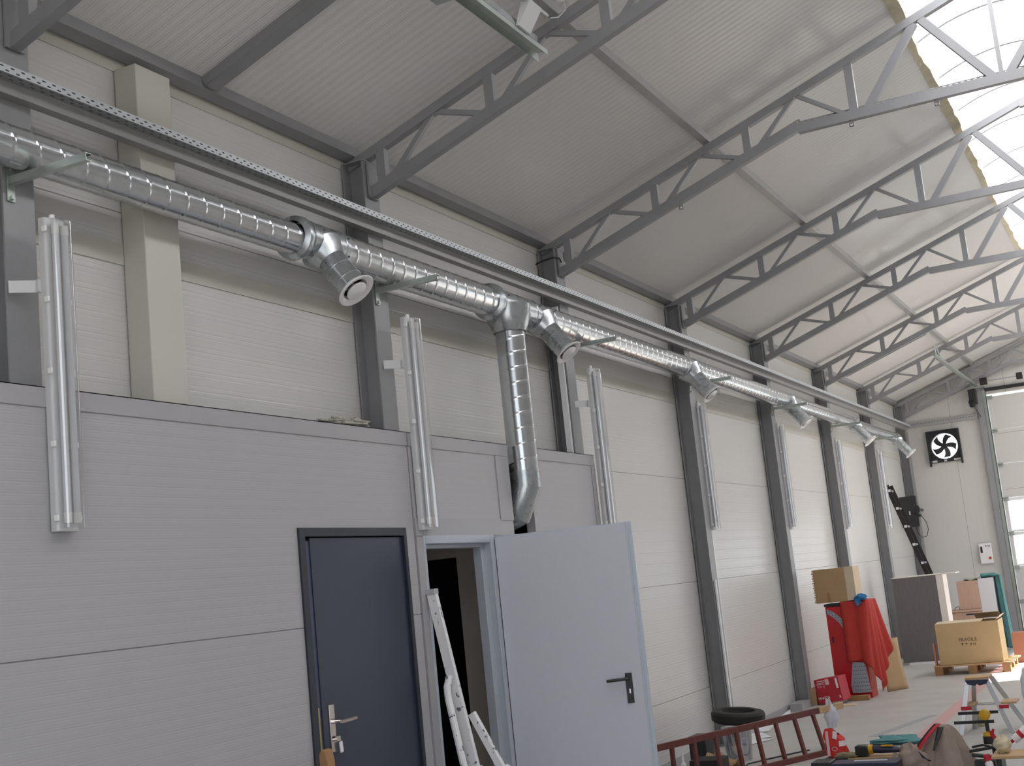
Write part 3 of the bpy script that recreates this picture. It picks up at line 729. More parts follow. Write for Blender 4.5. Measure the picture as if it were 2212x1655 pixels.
# ---- bracket arms carrying the duct
BK = thing('bracket_arm', 'x', 'bracket', (0, 0, 3.455), 'strut arms under the air duct')
zt_, zb_ = 3.487, 3.4555; ch = MB()
pr = [(0.0, zb_), (0.03, zb_), (0.03, zb_ + 0.007), (0.027, zb_ + 0.007), (0.027, zb_ + 0.0025), (0.003, zb_ + 0.0025), (0.003, zt_ - 0.0025), (0.027, zt_ - 0.0025), (0.027, zt_ - 0.007), (0.03, zt_ - 0.007), (0.03, zt_), (0.0, zt_)]
ch.prism(pr, 0.008, 0.43, 'yz').build('arm', 'strut', BK, smooth=0)
MB().box(0.002, 0.008, -0.004, 0.036, 3.385, 3.535).build('back_plate', 'strut', BK, bevel=0.001)
for z in (3.40, 3.52): MB().cyl((0.007, 0.018, z), (0.018, 0.018, z), 0.010, 6).build('bolt', 'strut', BK, smooth=0)
bl = {1: 'strut arm jutting from the nearest column under the duct, at the left picture edge', 2: 'strut arm beside the first round white outlet, on the second column',
      3: 'strut arm just behind the second round white outlet', 4: 'strut arm behind the third outlet, right of its white valve',
      5: 'strut arm in front of the fourth outlet branch', 6: 'strut arm in front of the fifth outlet branch', 7: 'strut arm in front of the last outlet branch'}
BK.location = (0, YN[1] + 0.02, 3.455); BK['label'] = bl[1]
for k in range(2, 8): dup(BK, (0, YN[k] - YN[1], 0), bl[k])

# ================================================================== TUBE LAMPS
LA = thing('tube_lamp', 'x', 'lamp', (0, 0, 0), 'upright tube lamps on the columns')
LZ = 1.265
def rr(w, d, r, x0=0.0, k=5):
    """rounded D outline in x (depth) / y (width)"""
    pts = [(x0, -w / 2), (x0, w / 2)]
    for i in range(k + 1):
        a = PI / 2 * (1 - i / k); pts.append((x0 + d - r + math.cos(a) * r, w / 2 - r + math.sin(a) * r))
    for i in range(k + 1):
        a = -PI / 2 * (i / k); pts.append((x0 + d - r + math.cos(a) * r, -w / 2 + r + math.sin(a) * r))
    return pts
MB().prism(rr(0.112, 0.036, 0.012), 0.0, LZ, 'xy').build('housing', 'lamp_body', LA, smooth=0.5)
cv = MB(); a = rr(0.106, 0.052, 0.026, 0.036)[2:]; n = len(a)
vs = [(x, y, 0.010) for x, y in a] + [(x, y, LZ - 0.012) for x, y in a]
cv.add(vs, [(i, i + 1, n + i + 1, n + i) for i in range(n - 1)] + [tuple(range(n)), tuple(range(n, 2 * n))]).build('clear_cover', 'lamp_clear', LA, smooth=0.5)
for sy in (-0.024, 0.024):
    tb = MB().cyl((0.058, sy, 0.07), (0.058, sy, LZ - 0.07), 0.0145, 16).build('tube', 'tube', LA)
    MB().cyl((0.058, sy, 0.028), (0.058, sy, 0.07), 0.016, 16).cyl((0.058, sy, LZ - 0.07), (0.058, sy, LZ - 0.03), 0.016, 16).build('tube_cap', 'tube_cap', tb)
for z in [0.05 + i * (LZ - 0.10) / 4 for i in range(5)]:
    MB().box(0.022, 0.046, -0.064, -0.054, z - 0.012, z + 0.012).build('cover_clip', 'tube_cap', LA, bevel=0.003)
    MB().box(0.022, 0.046, 0.054, 0.064, z - 0.012, z + 0.012).build('cover_clip', 'tube_cap', LA, bevel=0.003)
MB().cyl((0.018, 0, LZ), (0.018, 0, LZ + 0.022), 0.012, 12).build('cable_gland', 'tube_cap', LA)
# stand-off arm that reaches from the column flange
am = MB(); am.bar((-0.092, -0.135, 0.985), (-0.004, -0.045, 0.985), 0.006, 0.05, (1, -1, 0)); am.bar((-0.004, -0.07, 0.985), (-0.004, 0.04, 0.985), 0.008, 0.05, (1, 0, 0))
am.build('mounting_arm', 'lamp_body', LA)
lb = {1: 'large upright double tube lamp hanging at the left in front of the grey partition', 2: 'upright tube lamp in front of the partition, above right of the blue door',
      3: 'upright tube lamp at the right end of the partition, above the open door'}
LA.location = (0.095 + 0.012, YN[1] + 0.13, 2.035); LA['label'] = lb[1]
for k in (2, 3): dup(LA, (0, YN[k] - YN[1] + (0.03 if k == 2 else 0.05), 0), lb[k])
lb2 = {4: 'narrow tube lamp on the first full-height column right of the open door', 5: 'narrow tube lamp on the second full-height column right of the open door',
       6: 'narrow tube lamp on the column above the carton', 7: 'narrow tube lamp on the column beside the far leaning ladder'}
for k in range(4, 8):
    d = dup(LA, (-0.095 - 0.03, YN[k] - YN[1] + 0.10, 0.0), lb2[k])
    for c in list(d.children):
        if c.name.startswith('mounting_arm'): bpy.data.objects.remove(c)
    am = MB().box(-0.02, 0.0, -0.068, 0.03, 0.20, 0.24).box(-0.02, 0.0, -0.068, 0.03, 0.98, 1.02)
    ORIG[d] = Vector((0, 0, 0)); am.build('mounting_arm', 'steel', d)
# white trunking and lit-patch strips on columns
tr = {3: 'white cable trunking in the third column beside the down pipe', 4: 'white strip for the lit patch beside the column with the tyre at its foot', 5: 'white strip for the lit patch beside the column before the red cabinet', 6: 'white strip for the lit patch beside the column behind the carton'}
for k in (4, 5, 6):  # white strips stand in for the lit patches beside these columns
    tag(MB().box(-0.055, -0.012, YN[k] + 0.168, YN[k] + 0.225, 0.52, 2.02).build('white_strip', 'white_paint', None, bevel=0.003), tr[k], 'trunking', 'white strips standing for lit patches on the columns')
tag(MB().box(-0.06, -0.012, YN[3] - 0.03, YN[3] - 0.003, 2.62, 3.80).build('white_strip', 'white_paint', None, bevel=0.003), tr[3], 'trunking')
tag(MB().box(0.004, 0.022, YN[4] + 0.02, YN[4] + 0.055, 0.05, 1.55).build('white_strip', 'white_paint', None, bevel=0.003), 'slim pale trunking low on the face of the column with the tyre at its foot', 'trunking')
# string of small cable clips next to column 7 lamp
for i in range(5):
    z = 3.05 + 0.085 * i; 
    tag(MB().lathe((0.05, YN[7] + 0.24, z), (1, 0, 0), [(-0.006, 0.010), (-0.006, 0.018), (0.006, 0.018), (0.006, 0.010)], 14, close=True).build('clip_ring', 'plastic_white', None), 'small white ring clip above the lamp on the seventh column', 'clip', 'white ring clips above the farthest lamp')

# ================================================================== DOOR RAILS NEAR THE CAMERA
NR = thing('door_rail', 'horizontal rail of the near sectional door with spring, hanging by the second truss', 'door rail', (1.40, 3.6, 4.42))
rx = 1.385
m = MB(); m.prism([(rx - 0.03, 4.415), (rx - 0.027, 4.415), (rx - 0.027, 4.465), (rx + 0.027, 4.465), (rx + 0.027, 4.44), (rx + 0.03, 4.44), (rx + 0.03, 4.468), (rx - 0.03, 4.468)], 0.9, 6.10).build('channel', 'strut', NR, smooth=0)
m = MB().box(rx - 0.006, rx + 0.030, 0.9, 5.98, 4.470, 4.505).build('angle_bar', 'duct', NR, smooth=0)
MB().cyl((rx + 0.10, 3.2, 4.60), (rx + 0.10, 5.98, 4.60), 0.010, 12).build('shaft', 'duct', NR)
pts = [(rx + 0.10 + math.cos(i * 0.55) * 0.022, 4.2 + i * 0.00115, 4.60 + math.sin(i * 0.55) * 0.022) for i in range(1350)]
MB().tube(pts, 0.0035, 5).build('spring', 'strut', NR)
MB().prism([(rx + 0.03, 4.47), (rx + 0.045, 4.468), (rx + 0.125, 4.585), (rx + 0.075, 4.60)], 5.72, 5.86).build('spring_bracket', 'lamp_body', NR, smooth=0)
MB().box(rx - 0.12, rx - 0.032, 5.02, 5.16, 4.41, 4.45).build('hanger_plate', 'strut', NR, smooth=0)
# wire hook at the end of the spring shaft
tag(MB().tube([(rx + 0.10, 6.02, 4.60), (rx + 0.12, 6.08, 4.62), (rx + 0.16, 6.10, 4.66), (rx + 0.17, 6.06, 4.69), (rx + 0.14, 6.03, 4.69)], 0.003, 6).build('wire_hook', 'lamp_body', None), 'thin white wire hook by the end of the spring shaft', 'wire')

# ================================================================== FAR END WALL
EY = Y1
tag(MB().box(0.02, 1.27, EY - 0.055, EY - 0.002, 3.870, 3.950).build('end_wall_tray', 'tray_end', None, smooth=0), 'grey punched channel across the far wall above the fan', 'cable tray')
o = bpy.data.objects['end_wall_tray']; o.data.transform(Matrix.Translation(o.location)); o.location = (0, 0, 0)
# fan
FN = thing('wall_fan', 'black square wall fan with five blades, daylight showing through', 'fan', (0.625, EY, 3.15))
cx, cz, hw, R = 0.625, 3.465, 0.29, 0.235
n = 48; m = MB()
vs = []; fs = []
def sq(t):
    a = t; x, z = math.cos(a), math.sin(a); k = max(abs(x), abs(z)); return x / k, z / k
for yv in (EY - 0.03, EY - 0.02):
    for i in range(n):
        t = 2 * PI * i / n; sx, sz = sq(t)
        vs.append((cx + sx * hw, yv, cz + sz * hw)); vs.append((cx + math.cos(t) * R, yv, cz + math.sin(t) * R))
for i in range(n):
    j = (i + 1) % n
    fs += [(2 * i, 2 * j, 2 * j + 1, 2 * i + 1), (2 * n + 2 * i, 2 * n + 2 * i + 1, 2 * n + 2 * j + 1, 2 * n + 2 * j),
           (2 * i, 2 * n + 2 * i, 2 * n + 2 * j, 2 * j), (2 * i + 1, 2 * j + 1, 2 * n + 2 * j + 1, 2 * n + 2 * i + 1)]
m.add(vs, fs); m.build('plate', 'black', FN, smooth=0.4)
MB().lathe((cx, EY - 0.035, cz), (0, 1, 0), [(0, R + 0.006), (0.10, R + 0.002), (0.10, R - 0.003), (0, R - 0.001)], 48, close=True).build('shroud', 'black', FN)
m = MB().box(cx - hw, cx - hw + 0.03, EY - 0.10, EY - 0.03, cz - hw - 0.06, cz + hw).box(cx + hw - 0.03, cx + hw, EY - 0.10, EY - 0.03, cz - hw - 0.06, cz + hw)
m.box(cx - hw + 0.03, cx + hw - 0.03, EY - 0.10, EY - 0.03, cz + hw - 0.015, cz + hw).build('bracket_frame', 'black', FN, smooth=0)
MB().cyl((cx, EY - 0.10, cz), (cx, EY + 0.02, cz), 0.045, 20).build('hub', 'black', FN)
for i in range(5):
    a0 = math.radians(80 + 72 * i); m = MB(); pts = []
    vs = []; fs = []
    for k in range(7):
        t = k / 6; r = 0.03 + t * 0.175; a = a0 - 0.35 * t * t; wdt = 0.028 + 0.03 * t
        c = Vector((cx + math.cos(a) * r, EY - 0.04, cz + math.sin(a) * r)); tn = Vector((-math.sin(a), 0, math.cos(a)))
        tw = 0.012
        for sgn in (-1, 1):
            for yy_ in (-0.002, 0.002): vs.append(c + tn * wdt * sgn + Vector((0, sgn * tw + yy_, 0)))
    for k in range(6):
        b = k * 4
        fs += [(b, b + 2, b + 6, b + 4), (b + 1, b + 5, b + 7, b + 3), (b, b + 4, b + 5, b + 1), (b + 2, b + 3, b + 7, b + 6)]
    fs += [(0, 1, 3, 2), (24, 26, 27, 25)]
    m.add(vs, fs).build('blade', 'black', FN, smooth=0)
for x0, x1 in ((cx - 0.25, cx - 0.16), (cx - 0.04, cx + 0.01), (cx + 0.13, cx + 0.25)):
    MB().box(x0, x1, EY - 0.034, EY - 0.031, cz - 0.28, cz - 0.245).build('label_plate', 'lamp_body', FN, smooth=0)
# door post, frame angle and sectional door
DP = thing('door_post', 'tall grey door post with bright guide rail beside the sectional door', 'post', (1.40, EY, 0))
MB().box(1.30, 1.40, EY - 0.10, EY - 0.003, 0.0, 4.36).build('post', 'steel', DP, smooth=0)
MB().box(1.42, 1.468, EY - 0.09, EY - 0.06, 0.0, 4.36).box(1.462, 1.468, EY - 0.09, EY - 0.01, 0.0, 4.36).box(1.402, 1.42, EY - 0.07, EY - 0.06, 0, 4.36).build('guide_rail', 'strut', DP, smooth=0)
SD = thing('sectional_door', 'white sectional overhead door with two rows of windows in the far wall', 'door', (RX, EY, 0))
zs = [0.02, 0.61, 1.20, 1.80, 2.41, 3.02, 3.63, 4.24]
for i in range(7):
    a, b = zs[i], zs[i + 1] - 0.004
    if i in (2, 3):
        m = MB(); x = DX0 + 0.01; wz0, wz1 = a + 0.035, b - 0.055
        bays = [(DX0 + 0.075 + k_ * 1.28, DX0 + 0.075 + k_ * 1.28 + 1.20) for k_ in range(3)]
        xs_ = DX0 + 0.005
        for b0, b1 in bays:
            m.box(xs_, b0, EY + 0.01, EY + 0.05, wz0, wz1); xs_ = b1
        m.box(xs_, DX1 - 0.005, EY + 0.01, EY + 0.05, wz0, wz1)
        m.box(DX0 + 0.005, DX1 - 0.005, EY + 0.01, EY + 0.05, a, wz0).box(DX0 + 0.005, DX1 - 0.005, EY + 0.01, EY + 0.05, wz1, b)
        sec = m.build('door_section', 'white_paint', SD, smooth=0)
        for b0, b1 in bays: MB().box(b0, b1, EY + 0.028, EY + 0.031, wz0, wz1).build('pane', 'window', sec, smooth=0)
    else:
        sec = MB().box(DX0 + 0.005, DX1 - 0.005, EY + 0.01, EY + 0.05, a, b).build('door_section', 'wall', SD, smooth=0)
    MB().box(DX0 + 0.008, DX0 + 0.065, EY - 0.008, EY + 0.009, a, b).build('end_stile', 'lamp_body', sec, smooth=0)
for z in zs[1:]:
    hg = MB().box(DX0 - 0.01, DX0 + 0.10, EY - 0.03, EY - 0.009, z - 0.055, z - 0.030).box(DX0 - 0.01, DX0 + 0.10, EY - 0.03, EY - 0.009, z - 0.015, z + 0.012)
    hg.build('roller_hinge', 'strut', SD, smooth=0)
MB().box(DX0 - 0.02, DX1 + 0.02, EY - 0.05, EY - 0.003, 4.335, 4.395).build('top_seal', 'black', SD, smooth=0)
# far rails and motor
FR = thing('door_rail', 'inclined bright strut rail reaching from the far door post up to the seventh truss', 'door rail', (1.35, 22, 4.4))
MB().box(1.345, 1.385, 19.5, 24.26, 4.405, 4.440).build('channel', 'strut', FR, smooth=0)
MB().box(1.29, 1.325, 20.2, 24.2, 4.44, 4.47).build('angle_bar', 'beam', FR, smooth=0)
MB().tube([(1.37, 19.62, 4.44), (1.37, 19.60, 4.56), (1.37, 19.9, 4.60)], 0.012, 8).build('brace', 'duct', FR)
MB().tube([(1.37, 20.1, 4.44), (1.37, 19.75, 4.58)], 0.010, 8).build('brace', 'duct', FR)
DM = thing('door_motor', 'black door motor and cable drum at the head of the door post', 'motor', (1.36, 24.35, 4.3))
MB().box(1.20, 1.33, 24.30, 24.48, 4.12, 4.385).build('housing', 'black', DM, bevel=0.01)
MB().cyl((1.42, 24.38, 4.50), (1.54, 24.38, 4.50), 0.065, 24).build('cable_drum', 'rubber', DM)
MB().cyl((1.2, 24.38, 4.50), (2.035, 24.38, 4.50), 0.012, 12).build('shaft', 'duct', DM)
MB().cyl((1.24, 24.28, 4.16), (1.24, 24.36, 4.10), 0.055, 16).build('gear_case', 'black', DM)
MB().tube([(1.26, 24.32, 4.10), (1.30, 24.4, 3.98), (1.34, 24.46, 3.88)], 0.006, 6).build('cable', 'rubber', DM)
MB().box(1.24, 1.46, 24.40, 24.50, 4.40, 4.44).build('mounting_plate', 'strut', DM)
tag(MB().cyl((2.04, 24.36, 4.50), (2.14, 24.36, 4.50), 0.06, 20).build('spring_drum', 'rubber', None), 'round black spring drum on the shaft at the right picture edge', 'drum')
# control box
CB = thing('control_box', 'white door control box with red and yellow emergency button on the far wall', 'control box', (1.05, EY, 1.29))
MB().box(0.94, 1.16, EY - 0.075, EY - 0.003, 1.295, 1.655).build('case', 'plastic_white', CB, bevel=0.012)
MB().box(0.968, 1.003, EY - 0.083, EY - 0.0755, 1.49, 1.60).build('keypad', 'black', CB, bevel=0.002)
MB().lathe((1.095, EY - 0.076, 1.60), (0, -1, 0), [(0, 0.030), (0, 0.040), (0.005, 0.040), (0.005, 0.030)], 24, close=True).xf(Matrix.Translation((1.095, 0, 1.60)) @ Matrix.Diagonal((1, 1, 0.45, 1)) @ Matrix.Translation((-1.095, 0, -1.60))).build('badge_ring', 'black', CB)
MB().cyl((1.115, EY - 0.085, 1.39), (1.115, EY - 0.076, 1.39), 0.024, 20).build('button_collar', 'yellow', CB)
MB().cyl((1.112, EY - 0.10, 1.388), (1.112, EY - 0.0855, 1.388), 0.018, 20).build('stop_button', 'red', CB)
# monitor on the corner column
MO = thing('monitor', 'black flat monitor seen from behind on a wall arm in the far corner', 'monitor', (0.0, 23.6, 2.05))
MB().box(-0.145, 0.145, 23.60, 23.635, 2.06, 2.60).build('panel', 'monitor', MO, bevel=0.008)
MB().box(-0.10, 0.11, 23.575, 23.602, 2.16, 2.47).build('rear_housing', 'monitor', MO, bevel=0.01)
MB().box(0.0, 0.022, 23.571, 23.5745, 2.27, 2.335).build('label_plate', 'white_print', MO)
MB().box(0.09, 0.19, 23.52, 23.57, 2.30, 2.40).cyl((0.15, 23.545, 2.28), (0.15, 23.545, 2.42), 0.03, 12).bar((0.17, 23.55, 2.36), (0.08, 24.58, 2.36), 0.04, 0.03, (0, 0, 1)).box(0.11, 0.2, 23.50, 23.58, 2.22, 2.27).build('wall_arm', 'black', MO)
MB().tube([(0.12, 23.57, 2.30), (0.20, 23.56, 2.24), (0.26, 23.6, 2.12), (0.28, 23.6, 2.00), (0.24, 23.6, 1.88), (0.16, 23.6, 1.86), (0.10, 23.6, 1.93), (0.08, 23.6, 2.06)], 0.006, 8).build('cable', 'rubber', MO)
# corner box upright
tag(MB().box(0.004, 0.05, 24.36, 24.41, 0.0, 3.80).build('corner_conduit', 'beam', None, smooth=0), 'grey upright box conduit in the far corner beside the last column', 'conduit')
# far leaning ladder
FL = thing('leaning_ladder', 'dark aluminium ladder leaning on the wall behind the grey board', 'ladder', (0.2, 22.4, 0))
tp = Vector((-0.06, 22.15, 2.76)); bt = Vector((0.78, 21.95, 0.0)); wd = Vector((0.0, 0.36, 0.0))
for s_ in (0, 1):
    m = MB(); m.bar(bt + wd * s_ + Vector((0, 0, 0.002)), tp + wd * s_, 0.022, 0.07, (0, 1, 0)); m.build('rail', 'rubber', FL, smooth=0)
nr_ = 9
for i in range(nr_):
    c = bt.lerp(tp, (i + 0.7) / nr_)
    rg = MB().bar(c, c + wd, 0.03, 0.028, (0, 0, 1)).build('rung', 'alu', FL, smooth=0)
    MB().obox(c + Vector((0.008, -0.016, 0)), (0.022, 0, 0.0), (0, 0.005, 0), (0, 0, 0.02)).build('rung_cap', 'plastic_white', rg, smooth=0)

# ================================================================== FURNITURE AND STOCK NEAR THE FAR WALL
# grey board carcass
GB = thing('grey_panel_cupboard', 'tall grey woodgrain cupboard side with white edge standing by the far wall', 'cupboard', (0.51, 20.2, 0))
MB().box(0.20, 0.83, 20.03, 20.05, 0.03, 1.262).build('grey_panel', 'board', GB, smooth=0)
MB().box(0.832, 0.93, 20.035, 20.43, 0.03, 1.262).build('white_edge', 'board_edge', GB, smooth=0)
MB().box(0.20, 0.83, 20.05, 20.43, 0.03, 0.05).box(0.20, 0.215, 20.05, 20.43, 0.05, 1.25).box(0.20, 0.83, 20.42, 20.43, 0.05, 1.25).build('carcass', 'laminate', GB, smooth=0)
MB().box(0.19, 1.12, 20.02, 20.44, 1.264, 1.276).build('top_board', 'board_edge', GB, smooth=0)
for x in (0.26, 0.78): MB().cyl((x, 20.08, 0), (x, 20.08, 0.03), 0.018, 12).cyl((x, 20.38, 0), (x, 20.38, 0.03), 0.018, 12).build('foot', 'plastic_white', GB)
tag(MB().box(0.30, 1.02, 19.93, 19.97, 0.0, 0.035).build('floor_batten', 'white_paint', None, smooth=0), 'white batten lying on the floor in front of the grey cupboard', 'batten')
# drawer unit with raised oak box
DR = thing('oak_desk_unit', 'oak and white desk unit with drawers behind the large carton', 'desk', (1.1, 21.6, 0))
MB().box(0.90, 1.22, 21.50, 21.90, 0.662, 1.10).build('upper_cabinet', 'oak', DR, bevel=0.002)
MB().box(1.222, 1.45, 21.50, 21.95, 0.0, 1.12).build('side_panel', 'laminate', DR, bevel=0.002)
MB().box(0.74, 1.22, 21.46, 21.90, 0.63, 0.66).build('desk_top', 'oak', DR, bevel=0.002)
for z in (0.40, 0.15):
    d = MB().box(0.75, 1.215, 21.48, 21.88, z, z + 0.225).build('drawer', 'oak', DR, bevel=0.002)
    MB().box(0.98, 1.14, 21.474, 21.482, z + 0.175, z + 0.197).build('pull', 'black', d, smooth=0)
tag(MB().grid(lambda u, v: (1.0 + u * 0.24, 21.52 + v * 0.3, 1.112 + 0.012 * math.sin(9 * u) * math.cos(7 * v) + 0.008), 10, 8).build('folded_cloth', 'grey_cloth', None, solid=0.016), 'grey folded cloth lying on top of the oak desk unit', 'cloth')
tag(MB().tube([(0.80, 21.6, 0.666), (0.82, 21.6, 0.70), (0.87, 21.6, 0.715), (0.90 - 0.01, 21.58, 0.70), (0.885, 21.56, 0.668)], 0.005, 6).build('cable_coil', 'rubber', None), 'small dark cable loop on the desk top left of the oak cabinet', 'cable')
# teal blanket draped
def drape(u, v):
    # u across 0..1, v from top-left over the edge to the bottom
    s = v * 1.35
    if s < 0.22: x = 1.27 + s * 0.95; z = 1.150 + 0.012 * math.sin(12 * u)
    else: x = 1.479 + 0.035 * math.sin(5 * u + 2) + 0.03 * (s - 0.22) + 0.02; z = 1.150 - (s - 0.22)
    y = 21.52 + u * (0.30 + 0.06 * v) + 0.02 * math.sin(9 * v)
    f = 0.022 * math.sin(u * 19 + v * 2)
    return (x + (f if s > 0.22 else 0) , y, max(z + (f if s < 0.22 else 0), 0.03))
tag(MB().grid(drape, 26, 36).build('draped_blanket', 'teal', None, smooth=1.5, solid=0.02), 'crumpled teal blanket hanging over the white side of the oak desk', 'blanket')
# carton marked fragile on pallet
PA = thing('pallet', 'wooden pallet under the large fragile carton', 'pallet', (1.5, 18.3, 0))
for x in (1.02, 1.44, 1.86):
    for y in (18.02, 18.42, 18.82): MB().box(x - 0.05, x + 0.05, y - 0.06, y + 0.06, 0.02, 0.105).build('block', 'wood_dark', PA, smooth=0)
for x in (1.02, 1.44, 1.86): MB().box(x - 0.05, x + 0.05, 17.96, 18.90, 0.0, 0.02).build('bottom_board', 'wood_dark', PA, smooth=0)
for y in (18.02, 18.24, 18.46, 18.68, 18.86): MB().box(0.96, 1.95, y - 0.05, y + 0.05, 0.107, 0.125).build('top_board', 'wood', PA, smooth=0)
FC = thing('fragile_carton', 'large open cardboard carton printed FRAGILE standing on the pallet', 'carton', (1.43, 18.3, 0.127))
x0, x1, ya, yb, z0, z1 = 1.04, 1.83, 18.02, 18.58, 0.145, 0.655
c = MB().box(x0, x1, ya, ya + 0.006, z0, z1).box(x0, x1, yb - 0.006, yb, z0, z1).box(x0, x0 + 0.006, ya + 0.006, yb - 0.006, z0, z1).box(x1 - 0.006, x1, ya + 0.006, yb - 0.006, z0, z1).box(x0, x1, ya, yb, z0 - 0.016, z0)
c.build('body', 'card_tan', FC, smooth=0)
MB().obox(((x0 + x1) / 2 - 0.1, ya + 0.14, z1 + 0.010), (0.29, 0, 0.0), (0, 0.14, 0.008), (0, 0, 0.003)).build('flap', 'card_light', FC, smooth=0)
MB().obox((x1 - 0.17, yb - 0.10, z1 + 0.055), (0.16, 0, 0.0), (0, 0.10, -0.04), (0, 0.001, 0.003)).build('flap', 'card_light', FC, smooth=0)
MB().obox((x1 + 0.0, (ya + yb) / 2, z1 + 0.03), (0.035, 0, 0.03), (0, 0.26, 0), (-0.002, 0, 0.002)).build('flap', 'card_light', FC, smooth=0)
text('FRAGILE', 0.062, 'ink', (1.43, ya - 0.001, 0.435), (1, 0, 0), (0, 0, 1), FC)
for k_, cx_ in enumerate((1.355, 1.405, 1.46, 1.505)):
    m = MB(); zz = 0.375; yv = ya - 0.002
    if k_ == 0: m.prism([(cx_ - 0.012, zz + 0.018), (cx_ + 0.012, zz + 0.018), (cx_ + 0.010, zz + 0.004), (cx_ + 0.002, zz - 0.004), (cx_ + 0.002, zz - 0.013), (cx_ + 0.008, zz - 0.016), (cx_ - 0.008, zz - 0.016), (cx_ - 0.002, zz - 0.013), (cx_ - 0.002, zz - 0.004), (cx_ - 0.010, zz + 0.004)], yv, ya - 0.0005)
    if k_ == 1:
        m.prism([(cx_ - 0.016, zz + 0.004), (cx_ - 0.010, zz + 0.014), (cx_, zz + 0.018), (cx_ + 0.010, zz + 0.014), (cx_ + 0.016, zz + 0.004)], yv, ya - 0.0005); m.box(cx_ - 0.0015, cx_ + 0.0015, yv, ya - 0.0005, zz - 0.015, zz + 0.004)
    if k_ == 2:
        for dx in (-0.008, 0.008): m.prism([(cx_ + dx, zz + 0.018), (cx_ + dx + 0.007, zz + 0.008), (cx_ + dx + 0.002, zz + 0.008), (cx_ + dx + 0.002, zz - 0.010), (cx_ + dx - 0.002, zz - 0.010), (cx_ + dx - 0.002, zz + 0.008), (cx_ + dx - 0.007, zz + 0.008)], yv, ya - 0.0005)
        m.box(cx_ - 0.015, cx_ + 0.015, yv, ya - 0.0005, zz - 0.016, zz - 0.013)
    if k_ == 3: m.lathe((cx_, ya - 0.0005, zz), (0, -1, 0), [(0, 0.010), (0, 0.016), (0.0015, 0.016), (0.0015, 0.010)], 20, close=True)
    m.build('handling_mark', 'ink', FC, smooth=0)
RC = thing('brown_carton', 'small reddish brown carton behind the pallet at the right', 'carton', (1.95, 19.3, 0))
MB().box(1.84, 2.07, 19.2, 19.5, 0.0, 0.40).build('body', 'card_red', RC, smooth=0)
MB().obox((2.09, 19.35, 0.40), (0.05, 0, 0.012), (0, 0.15, 0), (0, 0, 0.003)).build('flap', 'card_light', RC, smooth=0)
tag(MB().box(0.985, 1.0, 17.98, 18.1, 0.13, 0.42).build('red_board', 'card_red', None, smooth=0), 'narrow dark red board standing at the left side of the fragile carton', 'board')

# ================================================================== RED CABINET GROUP
RCB = thing('red_cabinet', 'tall red display cabinet half covered by a red cloth', 'cabinet', (0.37, 15.85, 0))
cy = 15.70
MB().box(0.19, 0.60, cy, cy + 0.35, 0.10, 1.085).build('body', 'red', RCB, bevel=0.004)
MB().box(0.18, 0.61, cy - 0.01, cy + 0.36, 1.087, 1.115).build('top_panel', 'black', RCB, bevel=0.003)
# curved punched insert, upper left
import itertools
def punched_plate(name, outline, y, holes, parent, mat_, flip=False):
    m = MB().prism(outline, y - 0.006, y - 0.001); m.build(name, mat_, parent, smooth=0)
sc_ = [(0.205, 1.055), (0.215, 1.03), (0.27, 0.99), (0.34, 0.90), (0.385, 0.80), (0.405, 0.70), (0.41, 0.86), (0.41, 0.90), (0.33, 1.00), (0.26, 1.045)]
ip = MB().prism(list(reversed([(0.205, 1.060), (0.205, 1.005), (0.262, 0.965), (0.325, 0.90), (0.375, 0.82), (0.412, 0.70), (0.412, 0.885), (0.35, 0.955), (0.28, 1.02)])), cy - 0.006, cy - 0.001).build('punched_insert', 'peg', RCB, smooth=0)
hm = MB()
for (hx_, hz_) in ((0.23, 1.03), (0.235, 1.005), (0.262, 1.01), (0.27, 0.985), (0.30, 0.975), (0.30, 0.95), (0.33, 0.95), (0.33, 0.92), (0.355, 0.92), (0.36, 0.885), (0.385, 0.885), (0.375, 0.85), (0.395, 0.84), (0.395, 0.80), (0.40, 0.76)):
    hm.box(hx_ - 0.005, hx_ + 0.005, cy - 0.008, cy - 0.0062, hz_ - 0.004, hz_ + 0.004)
hm.build('holes', 'ink', ip, smooth=0)
lp = MB().prism(list(reversed([(0.385, 0.07), (0.375, 0.16), (0.42, 0.40), (0.43, 0.425), (0.555, 0.41), (0.575, 0.36), (0.60, 0.07)])), cy - 0.012, cy - 0.001).build('punched_insert', 'peg', RCB, smooth=0)
hm = MB()
for j in range(7):
    for i in range(8):
        hx_ = 0.395 + i * 0.027 + (0.006 if j % 2 else 0); hz_ = 0.10 + j * 0.045
        if hx_ > 0.375 + 0.02 + max(0, hz_ - 0.16) * 0.19 and hx_ < 0.595 - max(0, hz_ - 0.1) * 0.09: hm.box(hx_ - 0.005, hx_ + 0.005, cy - 0.014, cy - 0.0122, hz_ - 0.004, hz_ + 0.004)
hm.build('holes', 'ink', lp, smooth=0)
MB().box(0.225, 0.242, cy - 0.006, cy - 0.001, 0.66, 0.73).build('latch', 'black', RCB, smooth=0)
MB().box(0.19, 0.60, cy + 0.02, cy + 0.33, 0.0, 0.10).build('plinth', 'red', RCB)
